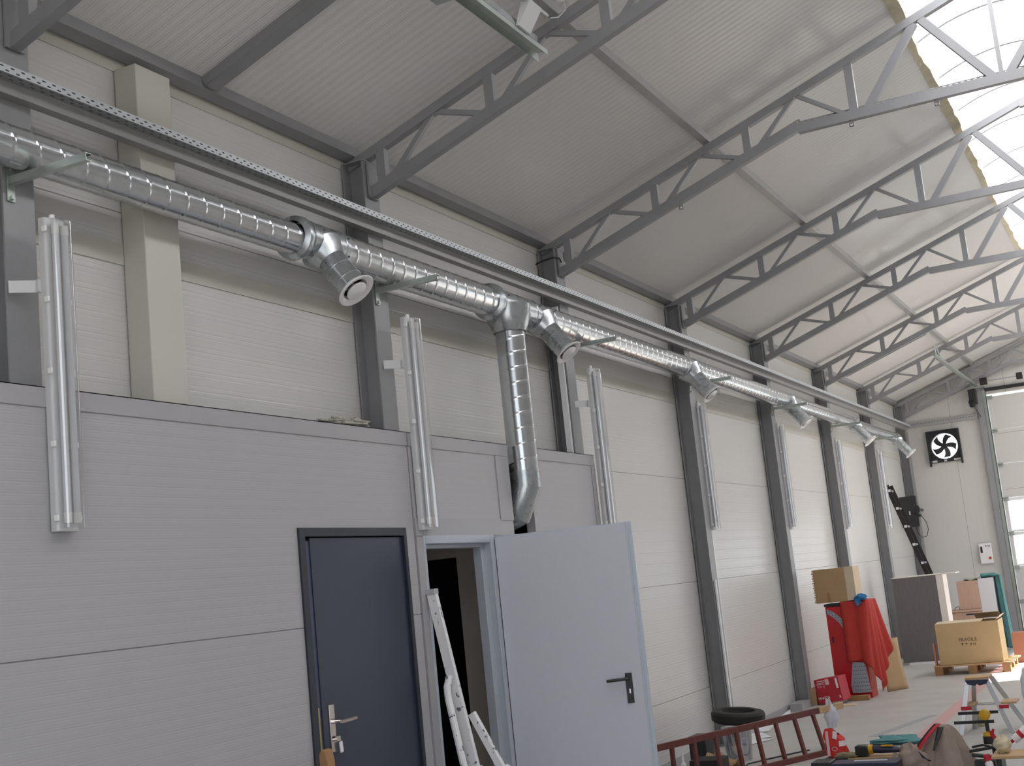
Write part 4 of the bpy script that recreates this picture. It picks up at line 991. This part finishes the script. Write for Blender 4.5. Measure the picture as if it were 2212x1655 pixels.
# red cloth hanging over right half
def cloth(u, v):
    # u: 0 = left edge on the front, 1 = round the right side to the back ; v: 0 top .. 1 bottom
    per = u * 1.02
    fold = 0.016 * math.sin(u * 34) * (0.25 + v) + 0.010 * math.sin(u * 13 + 1)
    flare = 0.03 + 0.19 * v * max(0, u - 0.35) 
    if per < 0.25: x, y = 0.38 + per, cy - 0.022 - 0.05 * v * u; nx, ny = 0, -1
    elif per < 0.33: a = (per - 0.25) / 0.08 * PI / 2; x, y = 0.63 + math.sin(a) * 0.03, cy - 0.03 + (1 - math.cos(a)) * 0.03; nx, ny = math.sin(a), -math.cos(a)
    else: x, y = 0.66, cy + (per - 0.33) * 0.62; nx, ny = 1, 0
    x += nx * (fold + flare); y += ny * (fold * 1.4 + 0.02 * v)
    low = 0.42 - 0.0 * u
    if u < 0.18: bot = 0.44
    elif u < 0.5: bot = 0.44 - (u - 0.18) / 0.32 * 0.36
    else: bot = 0.06 + (u - 0.5) * 0.95
    z = 1.128 - v * (1.128 - bot)
    return (x, y, z)
CLm = MB().grid(cloth, 60, 30)
CLm.grid(lambda u, v: (0.38 + u * 0.30, cy - 0.03 + v * 0.36, 1.128 + 0.004 * math.sin(14 * u + 9 * v)), 12, 8)
tag(CLm.build('red_cloth', 'red_cloth', None, smooth=1.6, solid=0.004), 'red cloth draped over the right half of the red cabinet', 'cloth')
BX = thing('cardboard_box', 'brown cardboard box standing on top of the red cabinet', 'box', (0.27, 15.9, 1.12))
bx = MB(); bx.box(0.10, 0.475, cy - 0.02, cy + 0.34, 1.1335, 1.53); bx.build('body', 'card', BX, bevel=0.003)
MB().box(0.4765, 0.58, cy - 0.018, cy + 0.338, 1.14, 1.535).build('side_panel', 'card_light', BX, smooth=0)
m = MB()
for i in range(14): m.box(0.082 + 0.006 * (i % 2), 0.099, cy - 0.02, cy + 0.1, 1.14 + i * 0.028, 1.158 + i * 0.028)
m.build('ragged_flap', 'card_light', BX, smooth=0)
MB().box(0.24, 0.275, cy - 0.0225, cy - 0.0205, 1.14, 1.25).build('tape_strip', 'wood_dark', BX, smooth=0)
# blue rag
def blob(c, r, seed, n=18, k=0.25, fl=1.0):
    rd = random.Random(seed); ph = [rd.uniform(0, 6.28) for _ in range(8)]
    m = MB(); vs = []; fs = []
    nu, nv = n, n
    for i in range(nu + 1):
        th = PI * i / nu
        for j in range(nv):
            p_ = 2 * PI * j / nv
            f = 1 + k * (math.sin(3 * p_ + ph[0]) * math.sin(2 * th + ph[1]) + 0.5 * math.sin(5 * p_ + ph[2] + 3 * th) + 0.35 * math.sin(9 * th + ph[3] + 2 * p_) + 0.25 * math.sin(11 * p_ + ph[4]))
            vs.append((c[0] + r[0] * f * math.sin(th) * math.cos(p_), c[1] + r[1] * f * math.sin(th) * math.sin(p_), max(c[2] - r[2] * fl, c[2] + r[2] * f * math.cos(th))))
    for i in range(nu):
        for j in range(nv): fs.append((i * nv + j, i * nv + (j + 1) % nv, (i + 1) * nv + (j + 1) % nv, (i + 1) * nv + j))
    return m.add(vs, fs)
rg = blob((0.63, cy - 0.02, 1.165), (0.075, 0.05, 0.035), 4)
rg.grid(lambda u, v: (0.565 + u * 0.07 + 0.008 * math.sin(9 * v), cy - 0.055 - 0.008 * math.sin(8 * u), 1.17 - v * 0.085 - 0.02 * math.sin(6 * u)), 8, 8)
tag(rg.build('blue_rag', 'blue_cloth', None, smooth=1.5), 'crumpled blue rag hanging at the top edge of the red cabinet beside the box', 'rag')
# curved cardboard sheet behind
tag(MB().grid(lambda u, v: (0.62 + 0.19 * u + 0.05 * (1 - v) ** 2, 16.28 + 0.3 * u, v * 0.62), 6, 10).build('cardboard_sheet', 'card', None, smooth=1.2, solid=0.008), 'bent brown cardboard sheet standing behind the red cloth', 'cardboard')
# planks and papers at its foot
tag(MB().box(0.36, 0.60, 15.50, 15.60, 0, 0.055).build('wood_block', 'wood_dark', None, bevel=0.003), 'brown wood block lying under the punched plate of the red cabinet', 'block')
tag(MB().box(0.36, 0.55, 14.98, 15.12, 0, 0.012).build('cardboard_scrap', 'card_light', None, smooth=0), 'pale cardboard scrap on the floor in front of the wood block', 'scrap')
# red carton with lettering
KC = thing('red_carton', 'red carton with white print standing on the floor left of the red cabinet', 'carton', (0.21, 15.32, 0))
rot = Matrix.Translation((0.23, 15.30, 0)) @ Matrix.Rotation(math.radians(-9), 4, 'Z') @ Matrix.Rotation(math.radians(-7), 4, 'Y')
def RT(m): return m.xf(rot)
RT(MB().box(-0.135, 0.165, -0.08, 0.16, 0.026, 0.30)).build('body', 'red_card', KC, bevel=0.003)
def rprint(a, b, z0_, z1_, m_='pink_print'): RT(MB().box(a, b, -0.0825, -0.0808, z0_, z1_)).build('print', m_, KC, smooth=0)
rprint(-0.10, 0.02, 0.272, 0.282); rprint(-0.11, -0.01, 0.252, 0.259); rprint(-0.11, -0.01, 0.238, 0.245); rprint(0.0, 0.045, 0.225, 0.29); rprint(0.122, 0.146, 0.17, 0.285, 'white_print'); rprint(0.13, 0.15, 0.06, 0.09)
for i in range(3):
    RT(MB().lathe((-0.095 + 0.034 * i, -0.0808, 0.215), (0, -1, 0), [(0, 0.007), (0, 0.011), (0.001, 0.011), (0.001, 0.007)], 14, close=True)).build('handling_mark', 'pink_print', KC, smooth=0)
t_ = text('MAKITA', 0.04, 'white_print', (0, 0, 0), (1, 0, 0), (0, 1, 0), None)
t_.data.transform(rot @ Matrix.Translation((-0.055, -0.0825, 0.085)) @ Matrix.Rotation(PI / 2, 4, 'X')); t_.data.transform(Matrix.Translation(-ORIG[KC])); t_.parent = KC
MB().box(0.0, 0.06, 15.24, 15.42, 0.0, 0.19).build('inner_board', 'card', KC)

# ================================================================== LADDER, TYRE AND SCRAP
RL = thing('red_ladder', 'rusty red steel ladder lying on its edge across the floor', 'ladder', (0.6, 10.8, 0))
lowA, lowB = Vector((0.515, 10.16, 0.022)), Vector((1.117, 11.41, 0.022))
upA, upB = Vector((0.30, 9.75, 0.375)), Vector((1.02, 11.48, 0.352))
dl = (lowB - lowA).normalized()
lowA2 = lowB - dl * 2.6
upD = (Vector((0.975, 11.36, 0.36)) - Vector((0.236, 9.609, 0.352))).normalized()
upE = Vector((1.16, 11.78, 0.36)); upS = upE - upD * 2.9
MB().bar(lowA2, lowB, 0.05, 0.028, (0, 0, 1)).build('rail', 'ladder_red', RL, bevel=0.002)
MB().bar(upS, upE - upD * 0.35, 0.05, 0.028, (0, 0, 1)).build('rail', 'ladder_red', RL, bevel=0.002)
MB().bar(upE - upD * 0.35, upE, 0.055, 0.034, (0, 0, 1)).build('wooden_end', 'wood', RL, bevel=0.004)
for i in range(9):
    t = i * 0.255
    a = lowB - dl * (0.10 + t); b = upE - upD * (0.44 + t)
    a = Vector((a.x, a.y, 0.03))
    MB().bar(a, b, 0.030, 0.030, tuple(dl)).build('rung', 'ladder_red', RL, bevel=0.003)
TY = tag(MB().lathe((0.35, 11.30, 0.315), (0.10, -0.02, 1), [(0, 0.155), (0.0, 0.21), (0.018, 0.232), (0.075, 0.236), (0.095, 0.222), (0.105, 0.18), (0.10, 0.15), (0.05, 0.135)], 48, close=True).build('tyre', 'rubber', None),
    'small black tyre lying flat on a clear tub at the foot of a column', 'tyre')
TUB = thing('plastic_tub', 'clear plastic tub standing on the floor under the tyre', 'tub', (0.35, 11.22, 0))
MB().lathe((0.35, 11.22, 0), (0, 0, 1), [(0.0, 0.0), (0.002, 0.105), (0.10, 0.115), (0.255, 0.128), (0.262, 0.134), (0.275, 0.134), (0.275, 0.128)], 36).build('body', 'clear_plastic', TUB)
MB().box(0.0, 0.01, 0, 0.01, 0, 0.01).xf(Matrix.Translation((0.0, 0, 0))) if False else None
MB().lathe((0.35, 11.22, 0.278), (0, 0, 1), [(0, 0.10), (0, 0.134), (0.010, 0.134), (0.010, 0.10)], 36, close=True).build('rim', 'plastic_white', TUB)
tag(MB().box(0.02, 0.17, 10.88, 11.10, 0.02, 0.26).build('black_crate', 'black', None, bevel=0.006), 'black plastic box behind the left of the tyre', 'box')
tag(MB().box(0.16, 0.42, 10.45, 10.70, 0.0, 0.12).build('dark_tray', 'rubber', None, bevel=0.006), 'dark open tray on the floor left of the clear tub', 'tray')
tag(MB().grid(lambda u, v: (0.20 + 0.26 * u, 10.75 + 0.28 * v, 0.06 + 0.05 * math.sin(4 * u + 2) + 0.03 * math.sin(7 * v)), 6, 6).build('torn_cardboard', 'card', None, solid=0.005), 'torn brown cardboard between the tray and the clear tub', 'cardboard')
SB = thing('sealant_bottle', 'small white nozzle bottle standing behind the ladder near the open door', 'bottle', (0.12, 10.4, 0))
MB().lathe((0.12, 10.42, 0), (0, 0, 1), [(0, 0.0), (0, 0.024), (0.10, 0.024), (0.115, 0.012), (0.125, 0.010)], 20).build('body', 'plastic_white', SB)
MB().lathe((0.12, 10.42, 0.125), (0, 0, 1), [(0, 0.010), (0.02, 0.012), (0.05, 0.006), (0.07, 0.006), (0.07, 0)], 16).build('nozzle', 'plastic_white', SB)
for i, (x, y, rz, sx, sy, l_) in enumerate(((0.06, 12.75, 0.5, 0.10, 0.22, 'white folded metal scrap on the floor right of the tyre'), (0.18, 12.35, -0.4, 0.07, 0.16, 'small white metal offcut nearest the tyre'), (-0.02, 13.4, 0.15, 0.06, 0.36, 'long white metal flashing lying along the wall behind the red ladder'), (0.02, 14.2, 0.1, 0.05, 0.30, 'pale metal offcut at the wall beside the second full-height column'))):
    m = MB().obox((0, 0, 0.006), (sx, 0, 0), (0, sy, 0), (0, 0, 0.0015)).obox((-sx, 0, 0.03), (0.0015, 0, 0.0), (0, sy, 0), (0, 0, 0.024))
    m.xf(Matrix.Translation((x, y, 0.0)) @ Matrix.Rotation(rz, 4, 'Z')); tag(m.build('metal_offcut', 'white_paint', None, smooth=0), l_, 'offcut', 'white metal offcuts by the wall')
tag(MB().tube([(0.40, 10.3, 0.008), (0.55, 10.6, 0.008), (0.50, 10.95, 0.008), (0.62, 11.2, 0.008), (0.78, 11.5, 0.008), (0.86, 11.62, 0.008)], 0.006, 6).build('black_cable', 'rubber', None), 'black cable snaking on the floor behind the red ladder', 'cable')
tag(MB().box(-0.12, 0.02, YN[5] - 0.42, YN[5] - 0.05, 0, 0.085).build('dark_block', 'grey_trim', None, smooth=0), 'dark grey block on the floor against the wall before the second full-height column', 'block')
m = MB(); m.bar((1.26, 12.35, 0.001), (1.585, 13.78, 0.001), 0.085, 0.002, (1, 0, 0))
tag(m.build('floor_tape', 'tape', None, smooth=0), 'grey strip of tape stuck on the floor beside the red line', 'tape')

# insulation scrap on the partition
ins = blob((0.055, 5.98, 2.632), (0.045, 0.16, 0.024), 11, 22, 0.38)
ins.add([v for v in blob((0.06, 5.76, 2.622), (0.035, 0.11, 0.013), 5, 14, 0.4).v], blob((0.06, 5.76, 2.622), (0.035, 0.11, 0.013), 5, 14, 0.4).f)
tag(ins.build('rag_scrap', 'grey_cloth', None, smooth=1.5), 'crumpled dirty grey rag lying on top of the partition by the second column', 'rag')
ST = tag(MB().prism([(-0.02, 0), (0.022, 0), (0.024, 0.92), (0.012, 0.972), (-0.008, 0.978), (-0.022, 0.955)], 5.28, 5.345, 'xz').xf(Matrix.Translation((0.20, 0.0, 0))).build('timber_post', 'wood_dark', None, bevel=0.004), 'top of a rough brown timber standing left of the blue door', 'timber')

# ================================================================== PAINT-SPLASHED STEPLADDER
PL = thing('folding_ladder', 'paint-splashed folding aluminium ladder leaning in the open doorway', 'ladder', (0.4, 6.6, 0))
def seg(p, q, w_, h_, nm='rail', m_='splat', bev=0.003): return MB().bar(p, q, w_, h_, (0, 1, 0)).build(nm, m_, PL, bevel=bev)
tA = Vector((0.135, 6.545, 1.66)); bA = Vector((0.40, 6.42 + 0.20, 0.0))
PR = Vector((0.0, 0.09, 0))
def LPt(px_, z_): pass
r1a, r1b = Vector((0.140, 6.553, 1.665)), Vector((0.40, 6.520, 0.30))
seg(r1a, r1b, 0.028, 0.062)
MB().obox(r1a + Vector((-0.004, 0, 0.012)), (0.036, 0, 0.0), (0, 0.022, 0), (0, 0, 0.016)).build('end_cap', 'alu', PL, bevel=0.004)
r2a, r2b = Vector((0.255, 6.475, 1.15)), Vector((0.46, 6.42, 0.10))
MB().tube([Vector((0.235, 6.50, 1.20)), Vector((0.228, 6.475, 1.14)), Vector((0.238, 6.46, 1.08)), Vector((0.36, 6.40, 0.55)), Vector((0.45, 6.36, 0.12))], 0.021, 10).build('rail', 'splat', PL)
seg(Vector((0.36, 6.50, 0.70)), Vector((0.56, 6.50, 0.0)), 0.03, 0.05)
seg(Vector((0.30, 6.60, 0.98)), Vector((0.56, 6.62, 0.45)), 0.03, 0.045)
MB().obox((0.50, 6.60, 0.62), (0.05, 0, -0.03), (0, 0.05, 0), (0.02, 0, 0.04)).build('step', 'splat', PL, bevel=0.004)
for p_ in ((0.33, 6.405, 0.70), (0.41, 6.49, 0.50), (0.47, 6.50, 0.50)):
    MB().cyl(Vector(p_) + Vector((0.012, -0.02, 0)), Vector(p_) + Vector((0.02, -0.03, 0)), 0.011, 14).build('rivet', 'blue_dot', PL)

# ================================================================== STEP STOOL
SS = thing('step_stool', 'aluminium step stool with light wooden treads on the floor', 'step stool', (2.28, 12.5, 0))
MB().box(2.155, 2.355, 12.28, 12.56, 0.462, 0.482).build('tread', 'wood', SS, bevel=0.003)
MB().prism([(2.155, 0.461), (2.355, 0.461), (2.335, 0.425), (2.275, 0.410), (2.255, 0.425), (2.235, 0.410), (2.175, 0.425)], 12.268, 12.282).build('tread_bracket', 'navy_plastic', SS, smooth=0)
for (a, b) in (((2.175, 12.29, 0.455), (2.07, 12.20, 0.0)), ((2.335, 12.29, 0.455), (2.50, 12.20, 0.0)), ((2.195, 12.55, 0.455), (2.13, 12.62, 0.0)), ((2.345, 12.55, 0.455), (2.58, 12.62, 0.0))):
    MB().bar(a, b, 0.024, 0.042, (0, 1, 0)).build('leg', 'alu', SS, bevel=0.002)
MB().box(2.43, 2.56, 12.24, 12.50, 0.245, 0.262).build('tread', 'wood', SS, bevel=0.003)
MB().box(2.12, 2.20, 12.26, 12.58, 0.235, 0.25).build('tread', 'wood', SS, bevel=0.003)
MB().box(2.10, 2.19, 12.185, 12.20, 0.215, 0.245).build('tread_bracket', 'strap_red', SS, smooth=0)
MB().box(2.42, 2.50, 12.185, 12.20, 0.215, 0.245).build('tread_bracket', 'strap_red', SS, smooth=0)
for z in (0.225,): MB().cyl((2.14, 12.52, z), (2.53, 12.52, z), 0.011, 10).build('crossbar', 'alu', SS)
tag(MB().lathe((2.17, 12.80, 0), (0, 0, 1), [(0, 0), (0, 0.062), (0.12, 0.066), (0.125, 0.055), (0.125, 0)], 28).build('jar', 'jar', None), 'greenish plastic pot on the floor seen between the stool legs', 'pot')
# work-light / tool stand
TS = thing('tool_stand', 'black tool stand with yellow knobs in front of the step stool', 'stand', (2.37, 11.7, 0))
MB().box(2.15, 2.47, 11.66, 11.685, 0.238, 0.262).box(2.11, 2.43, 11.64, 11.655, 0.165, 0.19).box(2.355, 2.385, 11.635, 11.66, 0.10, 0.262).build('bars', 'black', TS, smooth=0)
MB().lathe((2.365, 11.655, 0.235), (0, -1, 0), [(0, 0), (0, 0.045), (0.03, 0.045), (0.04, 0.03), (0.04, 0)], 20).build('knob', 'yellow', TS)
MB().lathe((2.37, 11.65, 0.0), (0, 0, 1), [(0, 0), (0, 0.048), (0.062, 0.048), (0.062, 0)], 24).build('battery', 'black', TS, bevel=0.0)
MB().lathe((2.37, 11.65, 0.0622), (0, 0, 1), [(0, 0.0), (0, 0.045), (0.030, 0.040), (0.034, 0.0)], 24).build('knob', 'yellow', TS)
# plastic film bundle
tag(blob((2.52, 13.6, 0.20), (0.05, 0.05, 0.20), 9, 18, 0.16).build('film_bundle', 'bag_plastic', None, smooth=1.5), 'crumpled clear film bundle standing behind the step stool', 'film')

# ================================================================== FOREGROUND CLUTTER
# low bench the clutter lies on
def lump(c, r, seed, m_, nm, label, cat, k=0.2, n=24): return tag(blob(c, r, seed, n, k).build(nm, m_, None, smooth=1.5), label, cat)
JK = thing('work_jacket', 'crumpled beige work jacket with red and black stripe heaped in the foreground', 'jacket', (2.2, 10.2, 0))
def jacket(u, v):
    th = u * 2 * PI; R_ = 1 - v
    a = 1 + 0.10 * math.sin(5 * th + 1) + 0.07 * math.sin(9 * th + 2.1)
    x = 2.235 + 0.215 * (0.10 + 0.90 * v ** 0.8) * math.cos(th) * a * (1.0 if math.cos(th) > 0 else 1.22) + 0.02 * (1 - v)
    y = 10.20 + 0.17 * (v ** 0.9) * math.sin(th) * a
    z = 0.352 * (1 - v ** 1.5) + 0.014 * math.sin(7 * th + 9 * v) * v
    return (x, y, max(0.004, z))
MB().grid(jacket, 72, 26).build('body', 'canvas', JK, smooth=1.5)
bl_ = blob((2.03, 10.02, 0.12), (0.10, 0.07, 0.115), 21, 24, 0.16); bl_.build('sleeve', 'canvas', JK, smooth=1.5)
blob((1.93, 10.0, 0.07), (0.07, 0.06, 0.10), 22, 20, 0.15).build('sleeve', 'canvas', JK, smooth=1.5)
def stripe(off, w_, m_, nm, xs_=0.0):
    def f(u, v):
        s_ = u
        x = 2.225 - 0.19 * s_ + xs_ + v * w_; z = 0.356 - 0.165 * s_ - 0.05 * s_ * s_; y = 10.14 - 0.10 * s_ - off - 0.015 * math.sin(4 * u)
        return (x, y, z + 0.01)
    MB().grid(f, 12, 3).build(nm, m_, JK, smooth=1.5, solid=0.006)
stripe(0.03, 0.030, 'strap_red', 'red_stripe'); stripe(0.005, 0.035, 'black', 'black_stripe', -0.018)
MB().grid(lambda u, v: (2.232 - 0.045 * u + v * 0.045 - 0.03 * u * v, 10.115 - 0.075 * u - 0.012, 0.345 - 0.155 * u), 8, 3).build('black_panel', 'black', JK, smooth=1.5, solid=0.006)
MB().grid(lambda u, v: (2.10 + 0.06 * u + 0.02 * v, 9.955 - 0.01 * math.sin(3 * u), 0.20 - 0.07 * u - 0.045 * v * (1 - u)), 6, 4).build('dark_lining', 'navy_plastic', JK, smooth=1.5, solid=0.006)
TB = thing('tool_case', 'navy plastic tool case with silver rim at the bottom of the picture', 'tool case', (1.68, 10.0, 0))
MB().box(1.36, 1.50, 9.72, 9.92, 0.0, 0.178).build('body', 'black', TB, bevel=0.006)
MB().box(1.502, 1.98, 9.72, 9.92, 0.0, 0.165).build('case_front', 'navy_plastic', TB, bevel=0.006)
MB().box(1.60, 1.90, 9.713, 9.72, 0.02, 0.13).build('recess_panel', 'navy_frame', TB, bevel=0.004)
MB().box(1.66, 1.90, 9.80, 9.825, 0.166, 0.173).build('rim', 'laminate', TB, smooth=0)
DRL = thing('cordless_drill', 'yellow and black cordless drill lying on the navy tool case', 'drill', (1.75, 10.3, 0.12))
MB().box(1.57, 1.665, 10.26, 10.36, 0.13, 0.21).build('battery', 'black', DRL, bevel=0.008)
MB().cyl((1.667, 10.31, 0.175), (1.70, 10.31, 0.178), 0.036, 20).build('band', 'yellow', DRL)
MB().lathe((1.70, 10.31, 0.178), (1, 0, -0.05), [(0, 0.030), (0.06, 0.030), (0.12, 0.026), (0.19, 0.022), (0.22, 0.012), (0.22, 0)], 20).build('motor_body', 'navy_plastic', DRL)
MB().obox((1.81, 10.29, 0.203), (0.045, 0, 0.0), (0, 0.010, 0), (0, 0, 0.005)).build('trim', 'yellow', DRL)
tag(MB().box(1.52, 1.90, 10.22, 10.40, 0, 0.128).build('carton_base', 'card', None, smooth=0), 'low brown carton under the cordless drill', 'carton')
# red sack with lettering
RS = thing('red_sack', 'bright red paper sack with white print beside the tool case', 'sack', (1.37, 10.55, 0))
def sack(u, v):
    th = u * 2 * PI; w_ = 0.072 + 0.012 * math.sin(3 * v); top = 1 - max(0, v - 0.75) * 1.6
    x = 1.375 + w_ * math.copysign(abs(math.cos(th)) ** 0.6, math.cos(th)) * top - 0.03 * v + 0.012 * math.sin(7 * v + 3 * th)
    y = 10.55 + 0.045 * math.copysign(abs(math.sin(th)) ** 0.6, math.sin(th)) * top
    return (x, y, 0.10 + v * 0.215 - 0.05 * max(0, math.cos(th)) * v)
MB().grid(sack, 32, 14).build('body', 'bright_red', RS, smooth=1.2)
MB().box(1.300, 1.322, 10.495, 10.503, 0.11, 0.30).build('white_side', 'pink_print', RS, smooth=0)
MB().obox((1.375, 10.492, 0.27), (0.016, 0, -0.006), (0, 0.002, 0), (0.006, 0, 0.028)).build('tag', 'white_print', RS, smooth=0)
MB().obox((1.425, 10.49, 0.205), (0.024, 0, 0.003), (0, 0.002, 0), (0, 0, 0.02)).build('label', 'white_print', RS, smooth=0)
MB().lathe((1.36, 10.496, 0.165), (0, -1, 0), [(0, 0.019), (0, 0.022), (0.002, 0.022), (0.002, 0.019)], 24, close=True).xf(Matrix.Translation((1.36, 0, 0.165)) @ Matrix.Diagonal((1, 1, 0.7, 1)) @ Matrix.Translation((-1.36, 0, -0.165))).build('logo', 'white_print', RS, smooth=0)
tag(MB().box(1.28, 1.46, 10.47, 10.62, 0, 0.098).build('black_case', 'black', None, bevel=0.004), 'low black case under the red sack', 'case')
tag(blob((1.09, 11.60, 0.29), (0.05, 0.04, 0.11), 13, 18, 0.3).build('paper_bundle', 'paper', None, smooth=1.5), 'crumpled white paper stuck above the red sack on the ladder end', 'paper')
lump((1.50, 10.28, 0.145), (0.085, 0.05, 0.020), 31, 'khaki', 'khaki_rag', 'khaki rag between the red sack and the tool case', 'rag')
lump((1.47, 10.75, 0.03), (0.07, 0.05, 0.045), 32, 'grey_cloth', 'grey_glove', 'dirty grey glove behind the red sack', 'glove', 0.3)
lump((1.57, 11.90, 0.025), (0.20, 0.16, 0.035), 33, 'teal', 'teal_rag', 'teal rag spread on the floor behind the drill', 'rag', 0.22)
# right-hand corner clutter
WT = thing('workbench_board', 'low wooden board on black legs in the bottom right corner', 'board', (2.75, 9.9, 0))
MB().box(2.62, 3.05, 9.75, 10.05, 0.155, 0.175).build('board', 'wood', WT, bevel=0.003)
MB().box(2.65, 2.68, 9.8, 10.0, 0.0, 0.153).box(2.98, 3.01, 9.8, 10.0, 0.0, 0.153).build('leg', 'black', WT)
lump((2.69, 9.90, 0.232), (0.055, 0.05, 0.058), 41, 'cream_cloth', 'cream_cloth', 'cream cloth bundle on the low board in the bottom right corner', 'cloth', 0.16)
FCN = thing('foam_can', 'white and red foam can lying tilted at the right picture edge', 'can', (2.82, 10.1, 0.2))
MB().lathe((2.74, 10.15, 0.225), (0.8, 0.1, 0.62), [(0, 0), (0, 0.028), (0.01, 0.030), (0.17, 0.030), (0.185, 0.02), (0.185, 0)], 24).build('body', 'white_print', FCN)
MB().lathe((2.74, 10.15, 0.225), (0.8, 0.1, 0.62), [(0.05, 0.0305), (0.05, 0.031), (0.08, 0.031), (0.08, 0.0305)], 24, close=True).build('print', 'strap_red', FCN)
MB().cyl((2.70, 10.16, 0.20), (2.74, 10.15, 0.225), 0.012, 12).build('valve', 'strap_red', FCN)
FC2 = thing('upright_foam_can', 'white and blue foam can with red top standing by the jacket', 'can', (2.62, 10.0, 0))
MB().lathe((2.625, 9.72, 0.0), (-0.15, 0, 1), [(0, 0), (0, 0.027), (0.14, 0.027), (0.155, 0.015), (0.155, 0)], 24).build('body', 'white_print', FC2)
MB().lathe((2.625, 9.72, 0.0), (-0.15, 0, 1), [(0.02, 0.0275), (0.02, 0.028), (0.09, 0.028), (0.09, 0.0275)], 24, close=True).build('print', 'navy_edge', FC2)
MB().lathe((2.602, 9.72, 0.156), (-0.15, 0, 1), [(0, 0), (0, 0.024), (0.04, 0.022), (0.04, 0)], 20).build('top', 'strap_red', FC2)
BT = thing('black_tool_pile', 'pile of black hand tools between the jacket and the low board', 'tools', (2.52, 10.1, 0)) 
MB().obox((2.52, 10.08, 0.18), (0.085, 0, 0.012), (0, 0.02, 0), (0, 0, 0.010)).obox((2.53, 10.03, 0.14), (0.075, 0, -0.01), (0, 0.02, 0), (0, 0, 0.012)).obox((2.545, 10.0, 0.06), (0.07, 0, 0.0), (0, 0.05, 0), (0, 0, 0.06)).build('tool_bodies', 'black', BT, bevel=0.004)
MB().tube([(2.46, 10.06, 0.20), (2.54, 10.04, 0.215), (2.60, 10.02, 0.20)], 0.008, 8).build('handle', 'rubber', BT)
tag(MB().box(2.585, 2.655, 10.12, 10.22, 0.0, 0.205).build('black_block', 'black', None, bevel=0.005), 'black upright block behind the foam can', 'block')
RG = thing('red_gun_handle', 'red plastic gun handle by the right leg of the step stool', 'tool', (2.53, 10.9, 0))
MB().tube([(2.545, 10.9, 0.005), (2.535, 10.9, 0.10), (2.50, 10.9, 0.17), (2.495, 10.9, 0.20)], 0.016, 10).build('grip', 'strap_red', RG)
MB().tube([(2.50, 10.895, 0.17), (2.515, 10.89, 0.215)], 0.010, 8).build('trigger', 'red', RG)
tag(MB().lathe((2.78, 9.70, 0.05), (0.3, -1, 0.2), [(0, 0.025), (0, 0.060), (0.012, 0.064), (0.012, 0.025)], 36, close=True).build('wire_reel', 'clear_plastic', None), 'clear wire reel under the low board in the bottom right corner', 'reel')

# ================================================================== PORTALS (guide sky light through the openings)
portal('near_door_portal', ((DX0 + DX1) / 2, Y0 - 0.12, DZ / 2), (0, 1, 0), DX1 - DX0, DZ)
portal('side_door_portal', (XR + 0.12, 20.65, 1.97), (-1, 0, 0), 5.5, 3.95)
portal('far_door_portal', ((DX0 + DX1) / 2, Y1 + 0.12, 1.8), (0, -1, 0), DX1 - DX0, 1.3)
